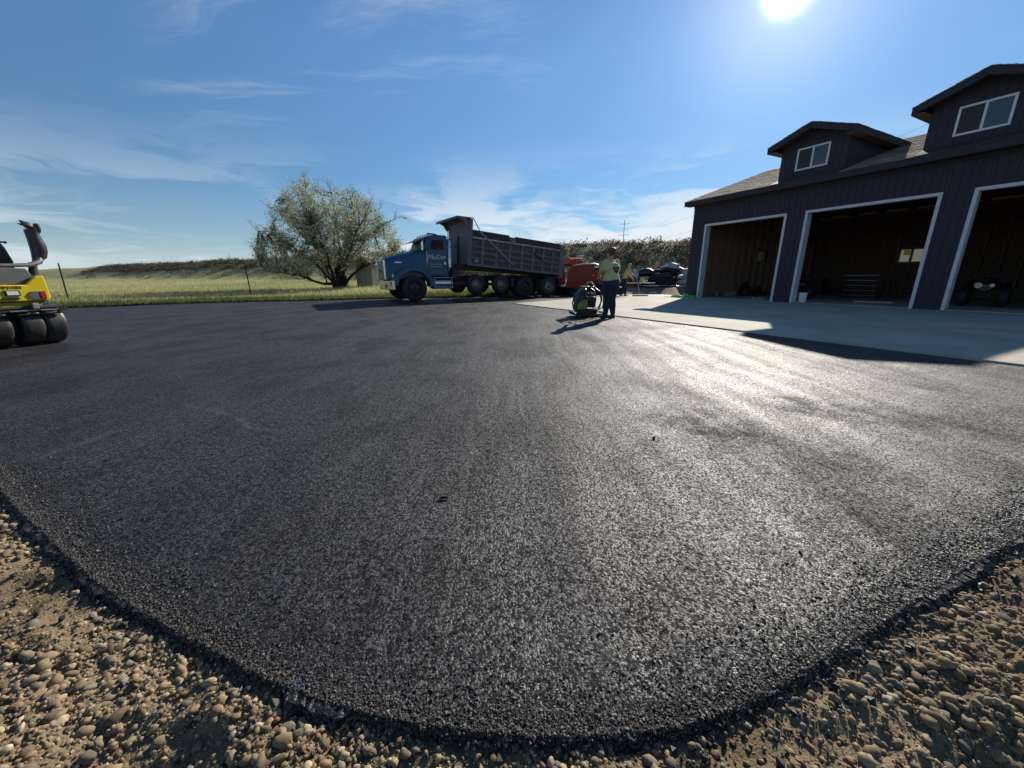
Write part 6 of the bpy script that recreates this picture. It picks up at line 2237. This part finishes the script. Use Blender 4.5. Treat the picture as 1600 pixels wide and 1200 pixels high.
def snowmobile(name, loc, rz, label, hood, cover=False, panel=None):
    t_ = empty(name, loc, rz, label, 'snowmobile', 'snowmobiles on the trailer')
    MB().loft([((-1.15, 0, .52), (0, .10, 0), (0, 0, .06)), ((-.95, 0, .58), (0, .30, 0), (0, 0, .20)), ((-.55, 0, .68), (0, .40, 0), (0, 0, .30)), ((-.1, 0, .72), (0, .36, 0), (0, 0, .30)), ((.3, 0, .60), (0, .25, 0), (0, 0, .20))], 16).build('hood', hood, t_, smooth=True)
    MB().loft([((.1, 0, .78), (0, .14, 0), (0, 0, .10)), ((.4, 0, .80), (0, .17, 0), (0, 0, .13)), ((1.0, 0, .84), (0, .18, 0), (0, 0, .13)), ((1.35, 0, .86), (0, .15, 0), (0, 0, .08))], 12).build('seat', M_TARP if cover else M_BLACK, t_, smooth=True)
    MB().box(.0, 1.5, -.24, .24, .38, .62).build('tunnel', M_DARK, t_, bevel=.04)
    tr_ = MB()
    pr = []
    for k in range(9):
        a = math.pi / 2 + math.pi * k / 8
        pr.append((.05 + .19 * math.cos(a), .20 + .19 * math.sin(a)))
    for k in range(9):
        a = -math.pi / 2 + math.pi * k / 8
        pr.append((1.45 + .19 * math.cos(a), .20 + .19 * math.sin(a)))
    tr_.prism(pr, 'y', -.19, .19).build('track', M_RUBBER, t_, bevel=.01)
    for s in (-1, 1):
        MB().tube([(-1.35, s * .45, .20), (-1.2, s * .45, .06), (-.4, s * .45, .03)], [.03, .055, .05], 6).build('ski', M_BLACK, t_, smooth=True)
        MB().tube([(-.75, s * .45, .08), (-.65, s * .30, .50)], .03, 6).build('strut', M_STEEL, t_, smooth=True)
    MB().add([(-.45, -.30, .95), (-.45, .30, .95), (-.15, .24, 1.30), (-.15, -.24, 1.30)], [(0, 1, 2, 3)]).build('windshield', M_TARP if cover else M_SLEDB, t_)
    MB().tube([(0, -.34, 1.10), (-.05, -.1, 1.05), (-.05, .1, 1.05), (0, .34, 1.10)], .018, 6).tube([(-.2, 0, .9), (-.05, 0, 1.05)], .03, 6).build('handlebar', M_BLACK, t_, smooth=True)
    if panel:
        for s in (-1, 1):
            MB().prism([(-.7, .45), (.1, .45), (.2, .62), (-.6, .62)], 'y', s * .405 - .01, s * .405 + .01).build('side_panel', panel, t_)
    return t_


tlr = empty('flatbed_trailer', (9.6, 27.6, 0), R(-24), 'low flatbed trailer carrying snowmobiles beside the garage', 'trailer')
MB().box(-2.2, 2.4, -1.1, 1.1, .52, .60).build('deck', M_BROWNDIRT, tlr, bevel=.01)
for y in (-1.1, 1.06):
    MB().box(-2.2, 2.4, y, y + .04, .42, .66).build('side_rail', M_DARK, tlr)
for s in (-1, 1):
    for x in (.1, .75):
        w_ = MB().lathe([(.12, -.09), (.28, -.09), (.31, -.06), (.31, .06), (.28, .09), (.12, .09)], (x, s * 1.24, .31), 'y', 20, ring=True).build('wheel', M_RUBBER, tlr, smooth=True)
        MB().lathe([(0, -.07), (.13, -.07), (.13, .07), (0, .07)], (x, s * 1.24, .31), 'y', 14).build('rim', M_GALV, w_)
    MB().tube([(-.3, s * 1.24, .55), (-.1, s * 1.24, .69), (.95, s * 1.24, .69), (1.15, s * 1.24, .55)], .06, 6).build('fender', M_DARK, tlr)
MB().tube([(-2.2, 0, .48), (-3.4, 0, .48)], .05, 8).build('drawbar', M_DARK, tlr)
MB().tube([(-3.0, 0, .48), (-3.0, 0, .0)], .03, 8).build('jack', M_GALV, tlr)
_s = Vector((9.6, 27.6, .60))
snowmobile('snowmobile', (9.5, 27.25, .60), R(-20), 'black snowmobile at the left end of the flatbed trailer', M_SLEDB)
snowmobile('snowmobile', (11.2, 27.1, .62), R(-14), 'dark snowmobile with a pale grey seat and windshield on the trailer', M_SLEDB, cover=True)
snowmobile('snowmobile', (11.9, 25.9, .0), R(-12), 'snowmobile with grey hood and lime side panel beside the garage wall', M_TARP, cover=True, panel=M_SLEDG)
def draped(name, parent, c, rx, ry, h):
    rings = []
    for k in range(7):
        f_ = k / 6
        w_ = (1 - f_ ** 2.2) * .9 + .1
        rings.append(((c[0] + .12 * math.sin(k * 1.9), c[1] + .05 * math.cos(k * 1.3), c[2] + h * f_), (rx * w_ * random.uniform(.85, 1.1), 0, random.gauss(0, .05)), (0, ry * w_ * random.uniform(.85, 1.1), random.gauss(0, .03))))
    return MB().loft(rings, 11).build(name, M_TARP, parent, smooth=False)


for o_ in [o for o in COL.objects if o.name.startswith('snowmobile') and o.get('label', '').startswith(('dark snowmobile', 'snowmobile with grey'))]:
    draped('loose_cover', o_, (-.35, 0, .92), .75, .42, .42)
# covered lump on the second sled, generator, boards and pipes
gen = empty('generator', (8.35, 27.1, .0), R(-15), 'small pale boxed generator left of the trailer', 'generator')
MB().box(-.3, .3, -.22, .22, .95, 1.35).build('body', M_TARP, gen, bevel=.05)
MB().box(-.35, .35, -.25, .25, .0, .945).build('stand', M_DARK, gen)
MB().lathe([(0, -.24), (.09, -.24), (.09, -.22), (0, -.22)], (0, 0, 1.15), 'y', 14).build('starter', M_BLACK, gen)
bench = empty('steel_sawhorse_table', (8.2, 25.6, 0), R(-8), 'rusty red work table with thin legs behind the lute', 'table')
MB().box(-.9, 1.0, -.25, .25, .62, .66).build('top', M_GALV, bench)
for x in (-.8, .1, .9):
    for y in (-.2, .2):
        MB().tube([(x, y, 0), (x, y, .62)], .02, 6).build('leg', M_GALV, bench)
MB().box(-.55, -.25, -.2, .2, .05, .55).build('red_crate', mat('rust_red', (.25, .05, .03), .7, var=.3), bench, bevel=.01)
k_ = 0
for (x, y, ln, rz, r_, col_, lab) in ((10.3, 25.2, 2.6, -.35, .05, M_STEEL, 'long steel pipe on the ground before the trailer'), (10.9, 24.9, 1.5, .5, .04, M_VINYL, 'white plastic pipe angled beside the garage corner'),
                                     (11.0, 25.1, 1.1, -.6, .035, M_VINYL, 'short white plastic pipe crossing the angled one'), (9.0, 24.9, 2.2, -.2, .06, M_BROWNDIRT, 'dark pipe lying in front of the work table')):
    o = MB().lathe([(r_ * .8, -ln / 2), (r_, -ln / 2), (r_, ln / 2), (r_ * .8, ln / 2)], (0, 0, r_), 'x', 12).build('pipe', col_, None, smooth=True)
    o.location = (x, y, .01 + gz(x, y) if sdist([x], [y])[0] > 0 else .01)
    o.rotation_euler = (0, 0, rz)
    tag(o, lab, 'pipe', 'pipes lying in the yard')
for (x, y, w_, rz, lab) in ((7.9, 24.6, .8, .1, 'pale flat stone slab behind the lute blade'), (8.8, 24.3, .5, -.4, 'small pale slab right of the lute blade')):
    o = MB().prism([(-w_ / 2, -.2), (w_ / 2, -.25), (w_ / 2 * .9, .2), (-w_ / 2 * .8, .22)], 'z', 0, .12).build('stone_slab', mat('pale_slab', (.42, .39, .33), .9, var=.2), None, bevel=.02)
    o.location = (x, y, 0)
    o.rotation_euler = (0, 0, rz)
    tag(o, lab, 'slab', 'slabs in the yard')
# long low dark mound in front of the clutter
mx, my = np.meshgrid(np.linspace(-2.6, 2.6, 60), np.linspace(-.9, .9, 24))
mz = .42 * np.exp(-(mx / 1.7) ** 4) * np.exp(-(my / .5) ** 2) * (.6 + .8 * vnoise(mx, my, 2.2, 41)) - .02
md = link_mesh('dark_mound', grid_mesh('dark_mound', mx, my, mz), mat('mound_dark', (.045, .037, .030), .95, var=.3, vscale=6, bump=.6, bscale=12))
md.location = (10.6, 25.9, 0)
md.rotation_euler = (0, 0, R(-20))
tag(md, 'long low dark mound before the trailer', 'mound')

# ================================================================== far power poles and lines
M_POLE = mat('weathered_pole', (.10, .085, .07), .9)


def pole(x, y, h, label, arms):
    zb = gz(x, y)
    t_ = empty('utility_pole', (x, y, zb), R(-20), label, 'utility pole', 'far utility poles')
    MB().tube([(0, 0, -.3), (0, 0, h)], [.10, .06], 8).build('pole', M_POLE, t_, smooth=True)
    for z in arms:
        a_ = MB().box(-1.2, 1.2, -.04, .04, h - z - .035, h - z + .035).build('crossarm', M_POLE, t_)
        for xx in (-1.1, -.4, .4, 1.1):
            MB().lathe([(0, 0), (.05, 0), (.06, .08), (.03, .14), (0, .14)], (xx, 0, h - z + .06), 'z', 8).build('insulator', M_GALV, a_)
    return t_


pole(27.5, 100.0, 9.2, 'thin far utility pole with crossarms above the worker', (.9, 3.4))
pole(17.5, 105.0, 4.8, 'faint far utility pole above the orange paver', (.5,))
for k, dz in enumerate((0.0, 2.2)):
    wr = []
    for i in range(21):
        t_ = i / 20
        wr.append((26.0 + 22 * t_, 72.0 - 30 * t_, 7.3 + dz + 9.0 * t_ - 3.5 * t_ * (1 - t_)))
    o = MB().tube(wr, .010, 5).build('power_line', M_BLACK, None, smooth=True)
    tag(o, ['lower overhead power line rising behind the garage corner', 'upper overhead power line rising behind the garage corner'][k], 'power line', 'overhead lines')

# ================================================================== small marks on the pavement
for k, (x, y, a, b, rz, lab) in enumerate(((-.33, 1.62, .022, .007, .1, 'flat black scrap on the asphalt in the middle foreground'), (.93, 2.32, .016, .011, .8, 'small black clod on the asphalt towards the glare'))):
    o = MB().loft([((-a, 0, .004), (0, b * .3, 0), (0, 0, .003)), ((-a * .4, 0, .008), (0, b, 0), (0, 0, .006)), ((a * .5, 0, .007), (0, b * .8, 0), (0, 0, .006)), ((a, 0, .004), (0, b * .3, 0), (0, 0, .003))], 8).build('asphalt_scrap', mat('bitumen_scrap', (.008, .008, .009), .95, spec=.1), None, smooth=True)
    o.location = (x, y, .002)
    o.rotation_euler = (0, 0, rz)
    tag(o, lab, 'scrap', 'scraps on the pavement')
n_ = 150
bx_ = -.575 + RNG.normal(0, .014, n_)
by_ = .735 + RNG.normal(0, .016, n_) + (bx_ + .575) * .8
o = mass('paint_mark', iv1, if1, rot_mats(n_, .4) * (RNG.uniform(.0012, .003, n_)[:, None] * np.array([1.2, 1, .6]))[:, None, :], np.stack([bx_, by_, -np.clip(.745 - by_, 0, .05) * .8 + .001], 1),
         np.array([.05, .10, .20]) * RNG.uniform(.5, 1.2, (n_, 1)), M_STONE, jitter=.1)
tag(o, 'faint blue paint mark on the near pavement edge', 'paint mark')
for k, (x, y, ln, rz) in enumerate(((-14.2, 15.2, .5, .5), (-11.9, 15.9, .5, .6), (-9.0, 14.3, .6, 1.0), (-6.4, 16.6, .4, .8))):
    o = MB().box(-ln / 2, ln / 2, -.02, .02, .002, .005).build('chalk_mark', mat('chalk', (.30, .30, .31), .9), None)
    o.location = (x, y, 0)
    o.rotation_euler = (0, 0, rz)
    tag(o, ['leftmost short pale chalk mark on the far asphalt', 'second pale chalk mark from the left on the far asphalt', 'pale chalk mark in the curved tyre track', 'pale chalk mark nearest the truck shadow'][k], 'chalk mark', 'chalk marks on the asphalt')
